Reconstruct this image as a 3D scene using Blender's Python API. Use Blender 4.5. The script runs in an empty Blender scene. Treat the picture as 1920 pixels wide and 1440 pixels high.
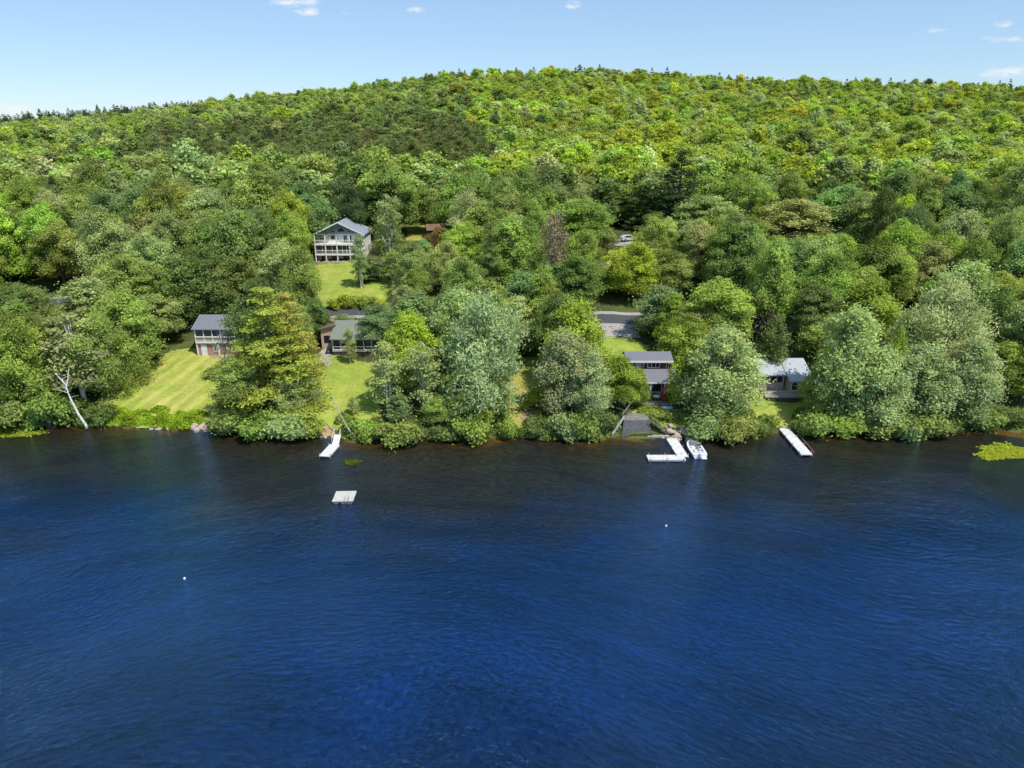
import bpy, math, random
import numpy as np
from mathutils import Vector, Matrix

random.seed(7)
RNG = np.random.default_rng(7)
scn = bpy.context.scene
COL = scn.collection
R = math.radians

# ------------------------------------------------------------------ camera
CAMH, PITCH, F = 42.0, R(20), 1300.0
cd = bpy.data.cameras.new('camera'); cam = bpy.data.objects.new('camera', cd); COL.objects.link(cam)
cam.location = (0, 0, CAMH); cam.rotation_euler = (R(90) - PITCH, 0, 0)
cd.sensor_width = 36; cd.lens = 36 * F / 1920; cd.clip_start = .5; cd.clip_end = 9000
scn.camera = cam
CP, SP = math.cos(PITCH), math.sin(PITCH)

def ray(px, py):
    a, b = (px - 960) / F, (py - 720) / F
    return (a, CP - b * SP, -SP - b * CP)
def on_z(px, py, z=0.0):
    d = ray(px, py); t = (z - CAMH) / d[2]
    return d[0] * t, d[1] * t
def on_y(px, py, Y):
    d = ray(px, py); t = Y / d[1]
    return d[0] * t, CAMH + d[2] * t            # x, z
def proj(x, y, z):
    dz = z - CAMH
    f = y * CP - dz * SP; u = y * SP + dz * CP
    return 960 + F * x / f, 720 - F * u / f, f

# ------------------------------------------------------------------ terrain
SH = [(-300, 800), (0, 806), (60, 798), (165, 796), (260, 801), (350, 804), (395, 806), (480, 814), (560, 818), (620, 818),
      (660, 826), (760, 828), (830, 822), (960, 820), (1000, 822), (1100, 824), (1150, 820), (1240, 820), (1300, 817),
      (1440, 815), (1470, 806), (1520, 806), (1600, 806), (1700, 804), (1780, 804), (1920, 808), (2200, 800)]
SHX = np.array([on_z(a, b)[0] for a, b in SH]); SHY = np.array([on_z(a, b)[1] for a, b in SH])
def shore(x):
    return np.interp(x, SHX, SHY) + .5 * np.sin(x * .9) + .35 * np.sin(x * 2.3 + 1)
YC = 700.0
CR = [(-500, 275), (0, 250), (100, 242), (200, 231), (300, 218), (400, 204), (430, 193), (500, 184), (600, 176), (700, 165), (780, 154),
      (860, 141), (960, 137), (1080, 136), (1200, 141), (1300, 147), (1400, 153), (1600, 160), (1800, 165), (1920, 170), (2400, 190)]
CRX = np.array([on_y(a, b, YC)[0] for a, b in CR]); CRZ = np.array([on_y(a, b, YC)[1] - 12 for a, b in CR])
FR = [(-900, 218), (-400, 214), (0, 212), (60, 208), (130, 205), (200, 199), (300, 193), (400, 188), (470, 194), (560, 210)]
FRX = np.array([on_y(a, b, 1300)[0] for a, b in FR]); FRZ = np.array([on_y(a, b, 1300)[1] - 15 for a, b in FR])

def H(x, y):
    x = np.asarray(x, float); y = np.asarray(y, float)
    s = y - shore(x)
    bank = np.where(s < 0, np.maximum(s * .35, -3.0), 1.0 * (1 - np.exp(-s / 1.2)))
    ss = np.clip(s, 0, None)
    C = np.interp(x, CRX, CRZ)
    base = .178 * np.clip(ss, 0, 72)
    k = np.clip((y - 165) / 185, 0, 1)
    mid = (28 - 13.8) * k * (C / 80.0) ** .5 if np.ndim(C) == 0 else 14.2 * k * np.sqrt(np.clip(C, 1, None) / 80.0)
    m0 = 13.8 + 14.2 * np.sqrt(np.clip(C, 1, None) / 80.0)
    k2 = np.clip((y - 350) / (YC - 350), 0, 1)
    up = (C - m0) * (k2 ** 1.15)
    down = -np.clip((y - YC) * .12, 0, None) * 1.0
    z = bank + base + mid + up + down
    z = z + np.clip((s - 15) / 30, 0, 1) * (.9 * np.sin(x * .045 + 1.3) * np.sin(y * .05) + .4 * np.sin(x * .13) * np.cos(y * .11 + 2)) \
        * np.clip(1.3 - y / 900, 0, 1)
    fz = np.interp(x, FRX, FRZ, left=60, right=30) * np.clip(1 - np.abs(y - 1300) / 320, 0, 1)
    z = np.where(y > YC, np.maximum(np.maximum(z, 8 + 0 * z), fz), z)
    return z
def h(x, y): return float(H(x, y))
def ground_at(px, py):
    d = ray(px, py); t = 60.0
    while t < 2500:
        x, y, z = d[0] * t, d[1] * t, CAMH + d[2] * t
        if z <= h(x, y): return x, y, h(x, y)
        t += .25
    return x, y, z

# ------------------------------------------------------------------ tagging
def tag(o, label=None, cat=None, group=None, kind=None):
    if label: o['label'] = label
    if cat: o['category'] = cat
    if group: o['group'] = group
    if kind: o['kind'] = kind
    return o
def empty(name, loc, rz=0.0, label=None, cat=None, group=None):
    o = bpy.data.objects.new(name, None); COL.objects.link(o)
    o.location = loc; o.rotation_euler = (0, 0, rz); o.empty_display_size = .3
    return tag(o, label, cat, group)

# ------------------------------------------------------------------ materials
def newmat(name):
    m = bpy.data.materials.new(name); m.use_nodes = True
    nt = m.node_tree; nt.nodes.clear()
    return m, nt
def N(nt, t, **kw):
    n = nt.nodes.new(t)
    for k, v in kw.items(): setattr(n, k, v)
    return n
def mat(name, col, rough=.7, var=.18, scale=3.0, bump=.0, spec=.3, metal=0.0, stripes=None, sdir='Z'):
    m, nt = newmat(name); L = nt.links
    out = N(nt, 'ShaderNodeOutputMaterial'); b = N(nt, 'ShaderNodeBsdfPrincipled')
    b.inputs['Roughness'].default_value = rough; b.inputs['Metallic'].default_value = metal
    b.inputs['Specular IOR Level'].default_value = spec
    tc = N(nt, 'ShaderNodeTexCoord'); nz = N(nt, 'ShaderNodeTexNoise'); nz.inputs['Scale'].default_value = scale
    nz.inputs['Detail'].default_value = 6; nz.inputs['Roughness'].default_value = .65
    L.new(tc.outputs['Object'], nz.inputs['Vector'])
    cr = N(nt, 'ShaderNodeMapRange'); cr.inputs[1].default_value = .3; cr.inputs[2].default_value = .7
    cr.inputs[3].default_value = 1 - var; cr.inputs[4].default_value = 1 + var
    L.new(nz.outputs['Fac'], cr.inputs[0])
    val = cr.outputs[0]
    if stripes:
        w = N(nt, 'ShaderNodeTexWave'); w.bands_direction = sdir; w.inputs['Scale'].default_value = stripes
        w.inputs['Distortion'].default_value = .15; L.new(tc.outputs['Object'], w.inputs['Vector'])
        mr = N(nt, 'ShaderNodeMapRange'); mr.inputs[1].default_value = .0; mr.inputs[2].default_value = .25
        mr.inputs[3].default_value = .6; mr.inputs[4].default_value = 1
        L.new(w.outputs['Fac'], mr.inputs[0])
        mm = N(nt, 'ShaderNodeMath', operation='MULTIPLY'); L.new(val, mm.inputs[0]); L.new(mr.outputs[0], mm.inputs[1]); val = mm.outputs[0]
    vm = N(nt, 'ShaderNodeVectorMath', operation='SCALE'); vm.inputs[0].default_value = col
    L.new(val, vm.inputs['Scale']); L.new(vm.outputs[0], b.inputs['Base Color'])
    if bump:
        bp = N(nt, 'ShaderNodeBump'); bp.inputs['Strength'].default_value = bump; bp.inputs['Distance'].default_value = .05
        L.new(nz.outputs['Fac'], bp.inputs['Height']); L.new(bp.outputs[0], b.inputs['Normal'])
    L.new(b.outputs[0], out.inputs[0])
    return m

def leafmat(name, mode='OBJECT', transl=.42):
    """leaf colour = per-plant colour x per-leaf tint, paler undersides; colour alpha = how pale the undersides are"""
    m, nt = newmat(name); L = nt.links
    out = N(nt, 'ShaderNodeOutputMaterial')
    if mode == 'OBJECT':
        oi = N(nt, 'ShaderNodeObjectInfo'); col, alpha = oi.outputs['Color'], oi.outputs['Alpha']
    else:
        at0 = N(nt, 'ShaderNodeAttribute', attribute_type='INSTANCER', attribute_name='plant_colour'); col, alpha = at0.outputs['Color'], at0.outputs['Alpha']
    at = N(nt, 'ShaderNodeAttribute', attribute_type='GEOMETRY', attribute_name='leaf_tint')
    sep = N(nt, 'ShaderNodeSeparateColor'); L.new(at.outputs['Color'], sep.inputs[0])
    vm = N(nt, 'ShaderNodeVectorMath', operation='SCALE'); L.new(col, vm.inputs[0]); L.new(sep.outputs[0], vm.inputs['Scale'])
    # warm shift towards yellow for some leaves
    mx = N(nt, 'ShaderNodeMix', data_type='RGBA', blend_type='MULTIPLY'); L.new(sep.outputs[1], mx.inputs['Factor'])
    L.new(vm.outputs[0], mx.inputs['A']); mx.inputs['B'].default_value = (1.03, 1.01, .74, 1)
    g = N(nt, 'ShaderNodeNewGeometry')
    fm = N(nt, 'ShaderNodeMath', operation='MULTIPLY'); L.new(g.outputs['Backfacing'], fm.inputs[0]); L.new(alpha, fm.inputs[1])
    m2 = N(nt, 'ShaderNodeMix', data_type='RGBA'); L.new(fm.outputs[0], m2.inputs['Factor']); L.new(mx.outputs['Result'], m2.inputs['A'])
    m2.inputs['B'].default_value = (.42, .53, .30, 1)
    d = N(nt, 'ShaderNodeBsdfDiffuse'); t = N(nt, 'ShaderNodeBsdfTranslucent'); ms = N(nt, 'ShaderNodeMixShader')
    L.new(m2.outputs['Result'], d.inputs['Color'])
    tv = N(nt, 'ShaderNodeMix', data_type='RGBA', blend_type='MULTIPLY'); tv.inputs['Factor'].default_value = 1
    L.new(m2.outputs['Result'], tv.inputs['A']); tv.inputs['B'].default_value = (1.15, 1.1, .45, 1)
    L.new(tv.outputs['Result'], t.inputs['Color'])
    ms.inputs[0].default_value = transl; L.new(d.outputs[0], ms.inputs[1]); L.new(t.outputs[0], ms.inputs[2])
    L.new(ms.outputs[0], out.inputs[0])
    m.use_backface_culling = False
    return m

M = {}
M['leaf'] = leafmat('leaf'); M['leaf_far'] = leafmat('leaf_far', 'INSTANCER')
M['bark'] = mat('bark', (.13, .10, .08), .9, .35, 4, .4, .1)
M['white_bark'] = mat('white_bark', (.62, .60, .55), .8, .35, 3, .2, .2)
M['pale_bark'] = mat('pale_bark', (.66, .64, .60), .85, .4, 3, .3, .1)
M['dead_wood'] = mat('dead_wood', (.40, .37, .32), .85, .3, 4, .2, .1)
M['roof_grey'] = mat('roof_grey', (.19, .195, .225), .85, .15, 6, .2, .2, stripes=6, sdir='Y')
M['roof_blue'] = mat('roof_blue', (.24, .27, .31), .6, .12, 3, .1, .3)
M['roof_green'] = mat('roof_green', (.19, .215, .17), .8, .15, 2, .05, .5, stripes=3, sdir='X')
M['roof_white'] = mat('roof_white', (.43, .46, .50), .45, .08, 2, .05, .5, stripes=3, sdir='X')
M['roof_brown'] = mat('roof_brown', (.17, .11, .08), .85, .2, 5, .2, .2)
M['white_paint'] = mat('white_paint', (.74, .72, .70), .55, .06, 5, .0, .3)
M['white_siding'] = mat('white_siding', (.84, .81, .79), .6, .06, 4, .0, .3, stripes=5, sdir='Z')
M['blue_siding'] = mat('blue_siding', (.24, .27, .34), .7, .08, 4, .0, .3, stripes=5, sdir='Z')
M['tan_siding'] = mat('tan_siding', (.62, .47, .34), .7, .1, 4, .0, .3, stripes=4, sdir='Z')
M['beige_siding'] = mat('beige_siding', (.52, .43, .36), .7, .1, 4, .0, .3, stripes=4, sdir='Z')
M['red_siding'] = mat('red_siding', (.15, .045, .045), .7, .15, 4, .0, .3, stripes=4, sdir='Z')
M['brick'] = mat('brick', (.40, .23, .18), .85, .25, 9, .1, .2, stripes=9, sdir='Z')
M['glass'] = mat('glass', (.025, .03, .04), .08, .2, 1, 0, .8)
M['screen'] = mat('screen', (.06, .065, .075), .6, .2, 2, 0, .3)
M['dark_wood'] = mat('dark_wood', (.09, .075, .065), .8, .3, 4, .2, .2, stripes=5, sdir='X')
M['deck_wood'] = mat('deck_wood', (.42, .36, .31), .8, .2, 4, .1, .2, stripes=6, sdir='X')
M['grey_wood'] = mat('grey_wood', (.12, .12, .125), .85, .35, 3, .2, .2, stripes=5, sdir='X')
M['weathered'] = mat('weathered', (.22, .215, .21), .85, .35, 2, .2, .2, stripes=4, sdir='X')
M['dock'] = mat('dock', (.70, .69, .68), .6, .22, 2.5, .05, .3, stripes=5, sdir='X')
M['raft'] = mat('raft', (.56, .54, .50), .6, .2, 2.5, .05, .3, stripes=5, sdir='X')
M['brown_wood'] = mat('brown_wood', (.20, .09, .06), .8, .2, 5)
M['metal'] = mat('metal', (.45, .46, .48), .35, .1, 3, 0, .5, .8)
M['gel'] = mat('gel', (.80, .80, .80), .25, .04, 3, 0, .5)
M['vinyl'] = mat('vinyl', (.30, .31, .33), .5, .15, 5)
M['black'] = mat('black', (.02, .02, .022), .4, .1, 3)
M['red_cloth'] = mat('red_cloth', (.50, .035, .055), .8, .1, 4)
M['stone'] = mat('stone', (.42, .33, .29), .9, .3, 2, .6, .15)
M['grey_stone'] = mat('grey_stone', (.38, .36, .33), .9, .35, 2, .6, .15)
M['teal'] = mat('teal', (.18, .36, .36), .4, .1, 2, 0, .5)
M['pale_green'] = mat('pale_green', (.50, .60, .55), .4, .1, 2, 0, .5)
M['navy'] = mat('navy', (.025, .05, .09), .6, .2, 2)
M['slate_blue'] = mat('slate_blue', (.22, .27, .34), .5, .1, 2)
M['car_paint'] = mat('car_paint', (.62, .63, .66), .3, .03, 2, 0, .6, .1)
M['asphalt'] = mat('asphalt', (.075, .08, .09), .9, .15, 4, .1, .1)
M['gravel'] = mat('gravel', (.34, .32, .31), .95, .22, 5, .2, .1)
M['dirt'] = mat('dirt', (.36, .24, .15), .95, .35, 1.3, .2, .1)

# ------------------------------------------------------------------ mesh helpers
class MB:
    def __init__(s): s.v = []; s.f = []
    def box(s, x0, x1, y0, y1, z0, z1):
        n = len(s.v)
        s.v += [(x0, y0, z0), (x1, y0, z0), (x1, y1, z0), (x0, y1, z0), (x0, y0, z1), (x1, y0, z1), (x1, y1, z1), (x0, y1, z1)]
        s.f += [[n + i for i in q] for q in ((0, 3, 2, 1), (4, 5, 6, 7), (0, 1, 5, 4), (1, 2, 6, 5), (2, 3, 7, 6), (3, 0, 4, 7))]
        return s
    def prism(s, pts, d):                 # pts: a planar loop, d: extrusion vector
        n = len(s.v); k = len(pts); d = Vector(d)
        s.v += [tuple(p) for p in pts] + [tuple(Vector(p) + d) for p in pts]
        s.f += [[n + i for i in range(k)][::-1], [n + k + i for i in range(k)]]
        s.f += [[n + i, n + (i + 1) % k, n + k + (i + 1) % k, n + k + i] for i in range(k)]
        return s
    def tube(s, pts, rad, seg=6):
        pts = [Vector(p) for p in pts]
        if not hasattr(rad, '__len__'): rad = [rad] * len(pts)
        n0 = len(s.v)
        for i, p in enumerate(pts):
            t = (pts[min(i + 1, len(pts) - 1)] - pts[max(i - 1, 0)]).normalized()
            a = t.cross(Vector((0, 0, 1)) if abs(t.z) < .9 else Vector((1, 0, 0))).normalized(); b = t.cross(a)
            for k in range(seg):
                w = 2 * math.pi * k / seg
                s.v.append(tuple(p + (a * math.cos(w) + b * math.sin(w)) * rad[i]))
        for i in range(len(pts) - 1):
            for k in range(seg):
                a0 = n0 + i * seg + k; a1 = n0 + i * seg + (k + 1) % seg
                s.f.append([a0, a1, a1 + seg, a0 + seg])
        s.f.append([n0 + k for k in range(seg)][::-1]); e = n0 + (len(pts) - 1) * seg; s.f.append([e + k for k in range(seg)])
        return s
    def mesh(s, name, m, bevel=0):
        me = bpy.data.meshes.new(name); me.from_pydata(s.v, [], s.f); me.update()
        import bmesh
        bm = bmesh.new(); bm.from_mesh(me); bmesh.ops.recalc_face_normals(bm, faces=bm.faces)
        if bevel: bmesh.ops.bevel(bm, geom=bm.edges[:], offset=bevel, segments=2, affect='EDGES', clamp_overlap=True)
        bm.to_mesh(me); bm.free()
        me.materials.append(m); return me
    def build(s, name, m, parent=None, bevel=0, smooth=False):
        me = s.mesh(name, m, bevel)
        if smooth: me.polygons.foreach_set('use_smooth', [True] * len(me.polygons))
        o = bpy.data.objects.new(name, me); COL.objects.link(o)
        if parent: o.parent = parent
        return o
def npmesh(name, V, Fq, mats, tint=None, matidx=None, smooth=False):
    me = bpy.data.meshes.new(name); nv, nf, k = len(V), len(Fq), Fq.shape[1]
    me.vertices.add(nv); me.vertices.foreach_set('co', np.asarray(V, np.float32).ravel())
    me.loops.add(nf * k); me.loops.foreach_set('vertex_index', np.asarray(Fq, np.int32).ravel())
    me.polygons.add(nf); me.polygons.foreach_set('loop_start', np.arange(nf, dtype=np.int32) * k)
    me.update(calc_edges=True); me.validate()
    for m in mats: me.materials.append(m)
    if tint is not None:
        a = me.attributes.new('leaf_tint', 'FLOAT_COLOR', 'FACE')
        c = np.ones((nf, 4), np.float32); c[:, 0] = tint[:, 0]; c[:, 1] = tint[:, 1]
        a.data.foreach_set('color', c.ravel())
    if matidx is not None: me.polygons.foreach_set('material_index', matidx.astype(np.int32))
    if smooth: me.polygons.foreach_set('use_smooth', [True] * nf)
    return me

# ------------------------------------------------------------------ leaves
def unit(v): return v / (np.linalg.norm(v, axis=-1, keepdims=True) + 1e-9)
def leaf_quads(P, Nn, a, b, rng, axis=None):
    n = len(P); Nn = unit(Nn)
    t = rng.normal(size=(n, 3)) if axis is None else axis + rng.normal(size=(n, 3)) * .35
    A = unit(t - (t * Nn).sum(1, keepdims=True) * Nn); B = np.cross(Nn, A)
    s = rng.uniform(.65, 1.35, (n, 1))
    A = A * a * s; B = B * b * s
    V = np.stack([P - A, P - B * 1.0 + A * .15, P + A, P + B + A * .15], 1).reshape(-1, 3)
    Q = np.arange(n * 4).reshape(n, 4)
    return V, Q
def lobe_leaves(c, rad, n, rng, sprays=9, up=.35, rnd=.55, low=-.35, spread=.30):
    """leaves in sprays over the outside of one leafy lobe"""
    d = unit(rng.normal(size=(sprays * 4, 3))); d = d[d[:, 2] > low][:sprays]
    if len(d) == 0: d = np.array([[0, 0, 1.0]])
    sc = c + d * rad * rng.uniform(.7, 1.0, (len(d), 1))
    i = rng.integers(0, len(d), n)
    P = sc[i] + rng.normal(size=(n, 3)) * rad * spread * np.where(rng.uniform(size=(n, 1)) < .12, 1.7, 1.0)
    dd = unit((P - c) / rad)
    Nn = dd * .6 + np.array([0, 0, up]) + rng.normal(size=(n, 3)) * rnd
    tv = rng.normal(0, .13, len(d))[i]
    return P, Nn, tv, d[i]

def broadleaf(name, seed, Ht=16, Rr=5.2, base=.2, lobes=20, leaves=8500, a=.22, b=.135, shape=.6, lr=.36, upright=0.0, sparse=False, trunk='bark', multi=1):
    rng = np.random.default_rng(seed)
    Vs, Qs, Ts = [], [], []; off = 0; cs = []
    z0, z1 = Ht * base, Ht
    for k in range(lobes):
        t = (k + rng.uniform(0, 1)) / lobes
        pr = math.sin(math.pi * min(.98, t * .80 + .16)) ** shape
        ang = k * 2.4 + rng.uniform(-.5, .5)
        wav = 1 + .22 * math.sin(2 * ang + seed) + .14 * math.sin(3 * ang + 2.1 * seed + t * 4)
        rr = Rr * pr * rng.uniform(.32, .86) * wav
        if t > .9: rr *= .4
        lrad = Rr * lr * rng.uniform(.55, 1.3) * (1 - .25 * t)
        c = np.array([math.cos(ang) * rr, math.sin(ang) * rr, z0 + (z1 - z0 - lrad * .5) * (.06 + .92 * t)])
        cs.append((c, lrad))
    w = np.array([l ** 2 for _, l in cs]); w = w / w.sum()
    for (c, lrad), wi in zip(cs, w):
        n = int(leaves * wi)
        rad = np.array([lrad, lrad, lrad * (.72 + upright)])
        P, Nn, tv, dd = lobe_leaves(c, rad, n, rng, sprays=12 if not sparse else 8, spread=.30 if not sparse else .34)
        ax = dd + np.array([0, 0, .6 + upright])
        V, Q = leaf_quads(P, Nn, a, b, rng, ax if upright > .1 else None)
        lt = rng.normal(1, .14)
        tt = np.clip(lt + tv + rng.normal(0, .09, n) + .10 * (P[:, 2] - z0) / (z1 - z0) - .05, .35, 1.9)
        Vs.append(V); Qs.append(Q + off); off += len(V)
        Ts.append(np.stack([tt, np.clip(rng.normal(.15, .22, n) + rng.normal(0, .1), 0, 1)], 1))
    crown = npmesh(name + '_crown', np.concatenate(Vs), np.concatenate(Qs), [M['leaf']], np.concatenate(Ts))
    mb = MB(); r0 = .018 * Ht
    top = Vector((rng.normal(0, .3), rng.normal(0, .3), Ht * .86))
    for q in range(multi):
        bx, by = (0, 0) if multi == 1 else (rng.uniform(-.5, .5), rng.uniform(-.5, .5))
        tp = top + Vector((bx * 4, by * 4, -.3))
        mb.tube([(bx, by, -.8), (bx * 1.2 + rng.normal(0, .15), by + rng.normal(0, .15), Ht * .3), (bx * 2.4, by * 2, Ht * .6), tp], [r0, r0 * .8, r0 * .5, r0 * .12], 7)
    for c, l in cs:
        sz = max(Ht * .12, c[2] * .62); st = Vector((0, 0, sz)); e = Vector(c); md = st.lerp(e, .5) + Vector((0, 0, .35))
        mb.tube([st, md, e], [r0 * .35, r0 * .22, r0 * .06], 5)
    tm = mb.mesh(name + '_trunk', M[trunk])
    return crown, tm

def pine(name, seed, Ht=20, Rr=5, base=.15, whorls=13, leaves=8500, a=.30, b=.085, irregular=.4, flat=.28, dome=False, droop=-.05, per=5, clump=.30):
    rng = np.random.default_rng(seed); Vs, Qs, Ts = [], [], []; off = 0
    mb = MB(); r0 = .015 * Ht; cl = []
    for k in range(whorls):
        t = k / (whorls - 1)
        z = Ht * (base + (1 - base) * t * .97)
        pr = (1 - t) ** .75 * .97 + .05 if not dome else math.sin(math.pi * (t * .62 + .36)) ** .8
        for j in range(max(2, int(per - 2 * t))):
            if rng.uniform() < .10: continue
            ang = rng.uniform(0, 6.283); ln = Rr * pr * rng.uniform(1 - irregular, 1.05)
            e = np.array([math.cos(ang) * ln, math.sin(ang) * ln, z + ln * (.12 + droop) + rng.normal(0, .2)])
            s = Vector((0, 0, z - .3))
            mb.tube([s, s.lerp(Vector(e), .55) + Vector((0, 0, -.1)), e], [r0 * .28, r0 * .18, r0 * .05], 4)
            m = max(1, int(ln / 1.3 + .5))
            for q in range(m):
                f = (q + 1) / m
                c = np.array([0, 0, z]) * (1 - f) + e * f
                w = clump * Rr * (.5 + .5 * f) * rng.uniform(.7, 1.2) * (.55 + .45 * pr)
                cl.append((c, w, ang))
    cl.append((np.array([0, 0, Ht * .975]), Rr * .12, 0)); cl.append((np.array([0, 0, Ht * .93]), Rr * .16, 0))
    ws = np.array([c[1] ** 2 for c in cl]); ws /= ws.sum()
    for (c, w, ang), wi in zip(cl, ws):
        n = max(4, int(leaves * wi)); rad = np.array([w, w, w * flat + .12])
        P, Nn, tv, dd = lobe_leaves(c, rad, n, rng, sprays=6, up=.7, rnd=.55, low=-.2, spread=.36)
        V, Q = leaf_quads(P, Nn, a, b, rng, dd + np.array([0, 0, .3]))
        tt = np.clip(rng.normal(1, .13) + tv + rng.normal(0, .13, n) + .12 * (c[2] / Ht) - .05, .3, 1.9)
        Vs.append(V); Qs.append(Q + off); off += len(V)
        Ts.append(np.stack([tt, np.clip(rng.normal(.15, .2, n) + rng.normal(0, .12), 0, 1)], 1))
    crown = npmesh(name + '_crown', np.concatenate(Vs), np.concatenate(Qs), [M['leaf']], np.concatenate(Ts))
    mb.tube([(0, 0, -.8), (0, 0, Ht * .4), (0.05, 0, Ht * .75), (0, 0, Ht * .97)], [r0, r0 * .75, r0 * .4, r0 * .08], 7)
    return crown, mb.mesh(name + '_trunk', M['bark'])

def bare(name, seed, Ht=12, Rr=3, lean=(0, 0), material='dead_wood', twigs=60, leaf=0, lbase=.3, r=.016):
    """a leafless or nearly leafless tree with forked limbs and twigs"""
    rng = np.random.default_rng(seed); mb = MB(); r0 = r * Ht
    ax = [Vector((lean[0] * t ** 1.3, lean[1] * t, Ht * t - .6 * (t == 0))) + Vector((rng.normal(0, .08), 0, 0)) for t in (0, .25, .5, .75, 1)]
    mb.tube(ax, [r0, r0 * .85, r0 * .65, r0 * .4, r0 * .08], 7)
    tips = []
    for k in range(twigs):
        t = lbase + (1 - lbase) * (k + .5) / twigs; i = min(3, int(t * 4)); p = ax[i].lerp(ax[i + 1], t * 4 - i)
        an = rng.uniform(0, 6.283); ln = Rr * (1.1 - .7 * t) * rng.uniform(.5, 1.1)
        e = p + Vector((math.cos(an) * ln, math.sin(an) * ln, ln * rng.uniform(.35, 1.0)))
        md = p.lerp(e, .5) + Vector((0, 0, -.12 * ln))
        mb.tube([p, md, e], [r0 * .22 * (1.2 - t), r0 * .13, .012], 4)
        for q in range(5):
            s = p.lerp(e, rng.uniform(.35, .95)); e2 = s + Vector((rng.normal(), rng.normal(), abs(rng.normal()) * .9)) * ln * .28
            mb.tube([s, e2], [.022, .008], 3); tips += [e2, s.lerp(e2, .5)]
    tm = mb.mesh(name + '_trunk', M[material]); cr = None
    if leaf:
        T = np.array([tuple(x) for x in tips]); i = rng.integers(0, len(T), leaf)
        P = T[i] + rng.normal(size=(leaf, 3)) * .28
        V, Q = leaf_quads(P, rng.normal(size=(leaf, 3)) + np.array([0, 0, .5]), .16, .1, rng)
        cr = npmesh(name + '_crown', V, Q, [M['leaf']], np.stack([np.clip(rng.normal(1, .25, leaf), .4, 1.8), np.clip(rng.normal(.2, .2, leaf), 0, 1)], 1))
    return cr, tm

def bush(name, seed, Ht=2.6, Rr=1.9, leaves=4600, a=.135, b=.085):
    rng = np.random.default_rng(seed); Vs, Qs, Ts = [], [], []; off = 0; mb = MB(); cs = []
    for k in range(9):
        an = rng.uniform(0, 6.28); rr = Rr * rng.uniform(.1, .75)
        l = Rr * rng.uniform(.26, .5); c = np.array([math.cos(an) * rr, math.sin(an) * rr, max(l * .5, Ht * rng.uniform(.2, .85) * (1 - .35 * rr / Rr))])
        n = leaves // 9; P, Nn, tv, dd = lobe_leaves(c, np.array([l, l, l * .85]), n, rng, sprays=9, spread=.34)
        V, Q = leaf_quads(P, Nn, a, b, rng)
        Vs.append(V); Qs.append(Q + off); off += len(V)
        Ts.append(np.stack([np.clip(rng.normal(1, .12) + tv + rng.normal(0, .17, n), .35, 1.8), np.clip(rng.normal(.15, .2, n), 0, 1)], 1))
        mb.tube([(0, 0, -.3), Vector(c) * .5, c], [.05, .035, .012], 4)
    return npmesh(name + '_crown', np.concatenate(Vs), np.concatenate(Qs), [M['leaf']], np.concatenate(Ts)), mb.mesh(name + '_stem', M['bark'])

# prototypes: name -> (crown, trunk, height, radius)
PR = {}
def reg(k, pair, Ht, Rr): PR[k] = (pair[0], pair[1], Ht, Rr)
reg('maple0', broadleaf('maple_a', 11, 16, 5.6, .14, 30, 24000, a=.185, b=.115, shape=.5), 16, 5.6)
reg('maple1', broadleaf('maple_b', 12, 16, 5.2, .16, 28, 23000, a=.185, b=.115, shape=.6, lr=.40), 16, 5.2)
reg('maple2', broadleaf('maple_c', 13, 16, 5.8, .22, 30, 23000, a=.185, b=.115, shape=.45, lr=.33), 16, 5.8)
reg('maple3', broadleaf('maple_d', 14, 16, 4.8, .12, 36, 22000, a=.185, b=.115, shape=.7, lr=.34, upright=.15), 16, 4.8)
reg('poplar0', broadleaf('poplar_a', 21, 16, 4.0, .08, 40, 20000, a=.19, b=.095, shape=.75, lr=.36, upright=.5, multi=2), 16, 4.0)
reg('poplar1', broadleaf('poplar_b', 22, 16, 4.4, .06, 44, 21000, a=.195, b=.09, shape=.8, lr=.34, upright=.6, multi=3), 16, 4.4)
reg('willow0', broadleaf('willow_a', 23, 14, 5.2, .05, 38, 18000, a=.25, b=.07, shape=.6, lr=.38, upright=.4, multi=2), 14, 5.2)
reg('aspen0', broadleaf('aspen_a', 24, 16, 3.2, .12, 26, 5200, a=.20, b=.14, shape=.7, lr=.42, sparse=True, trunk='white_bark', multi=2), 16, 3.2)
reg('aspen1', broadleaf('aspen_b', 25, 16, 3.8, .18, 22, 5000, a=.20, b=.14, shape=.6, lr=.36, sparse=True, trunk='white_bark'), 16, 3.8)
reg('wpine0', pine('white_pine_a', 31, 20, 6.0, .05, 13, 13000, a=.27, b=.085, per=6, irregular=.55, flat=.2, clump=.26), 20, 6.0)
reg('wpine1', pine('white_pine_b', 32, 20, 5.2, .18, 14, 11000, per=6, irregular=.5), 20, 5.2)
reg('rpine0', pine('red_pine_a', 33, 17, 3.2, .45, 8, 6000, a=.30, b=.10, per=5, dome=True, flat=.8, irregular=.3, clump=.42), 17, 3.2)
reg('rpine1', pine('red_pine_b', 34, 17, 2.9, .40, 9, 6000, a=.30, b=.10, per=5, dome=True, flat=.8, irregular=.35, clump=.42), 17, 2.9)
reg('spruce0', pine('spruce_a', 35, 18, 3.6, .06, 26, 10000, a=.24, b=.08, per=8, irregular=.22, flat=.25, droop=-.32, clump=.24), 18, 3.6)
reg('spruce1', pine('spruce_b', 36, 18, 3.2, .08, 22, 9000, a=.24, b=.08, per=7, irregular=.3, flat=.25, droop=-.3, clump=.26), 18, 3.2)
reg('cedar0', broadleaf('cedar_a', 37, 9, 1.7, .02, 30, 5000, a=.18, b=.07, shape=.9, lr=.50, upright=.5), 9, 1.7)
reg('bush0', bush('bush_a', 41), 2.6, 1.9)
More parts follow.
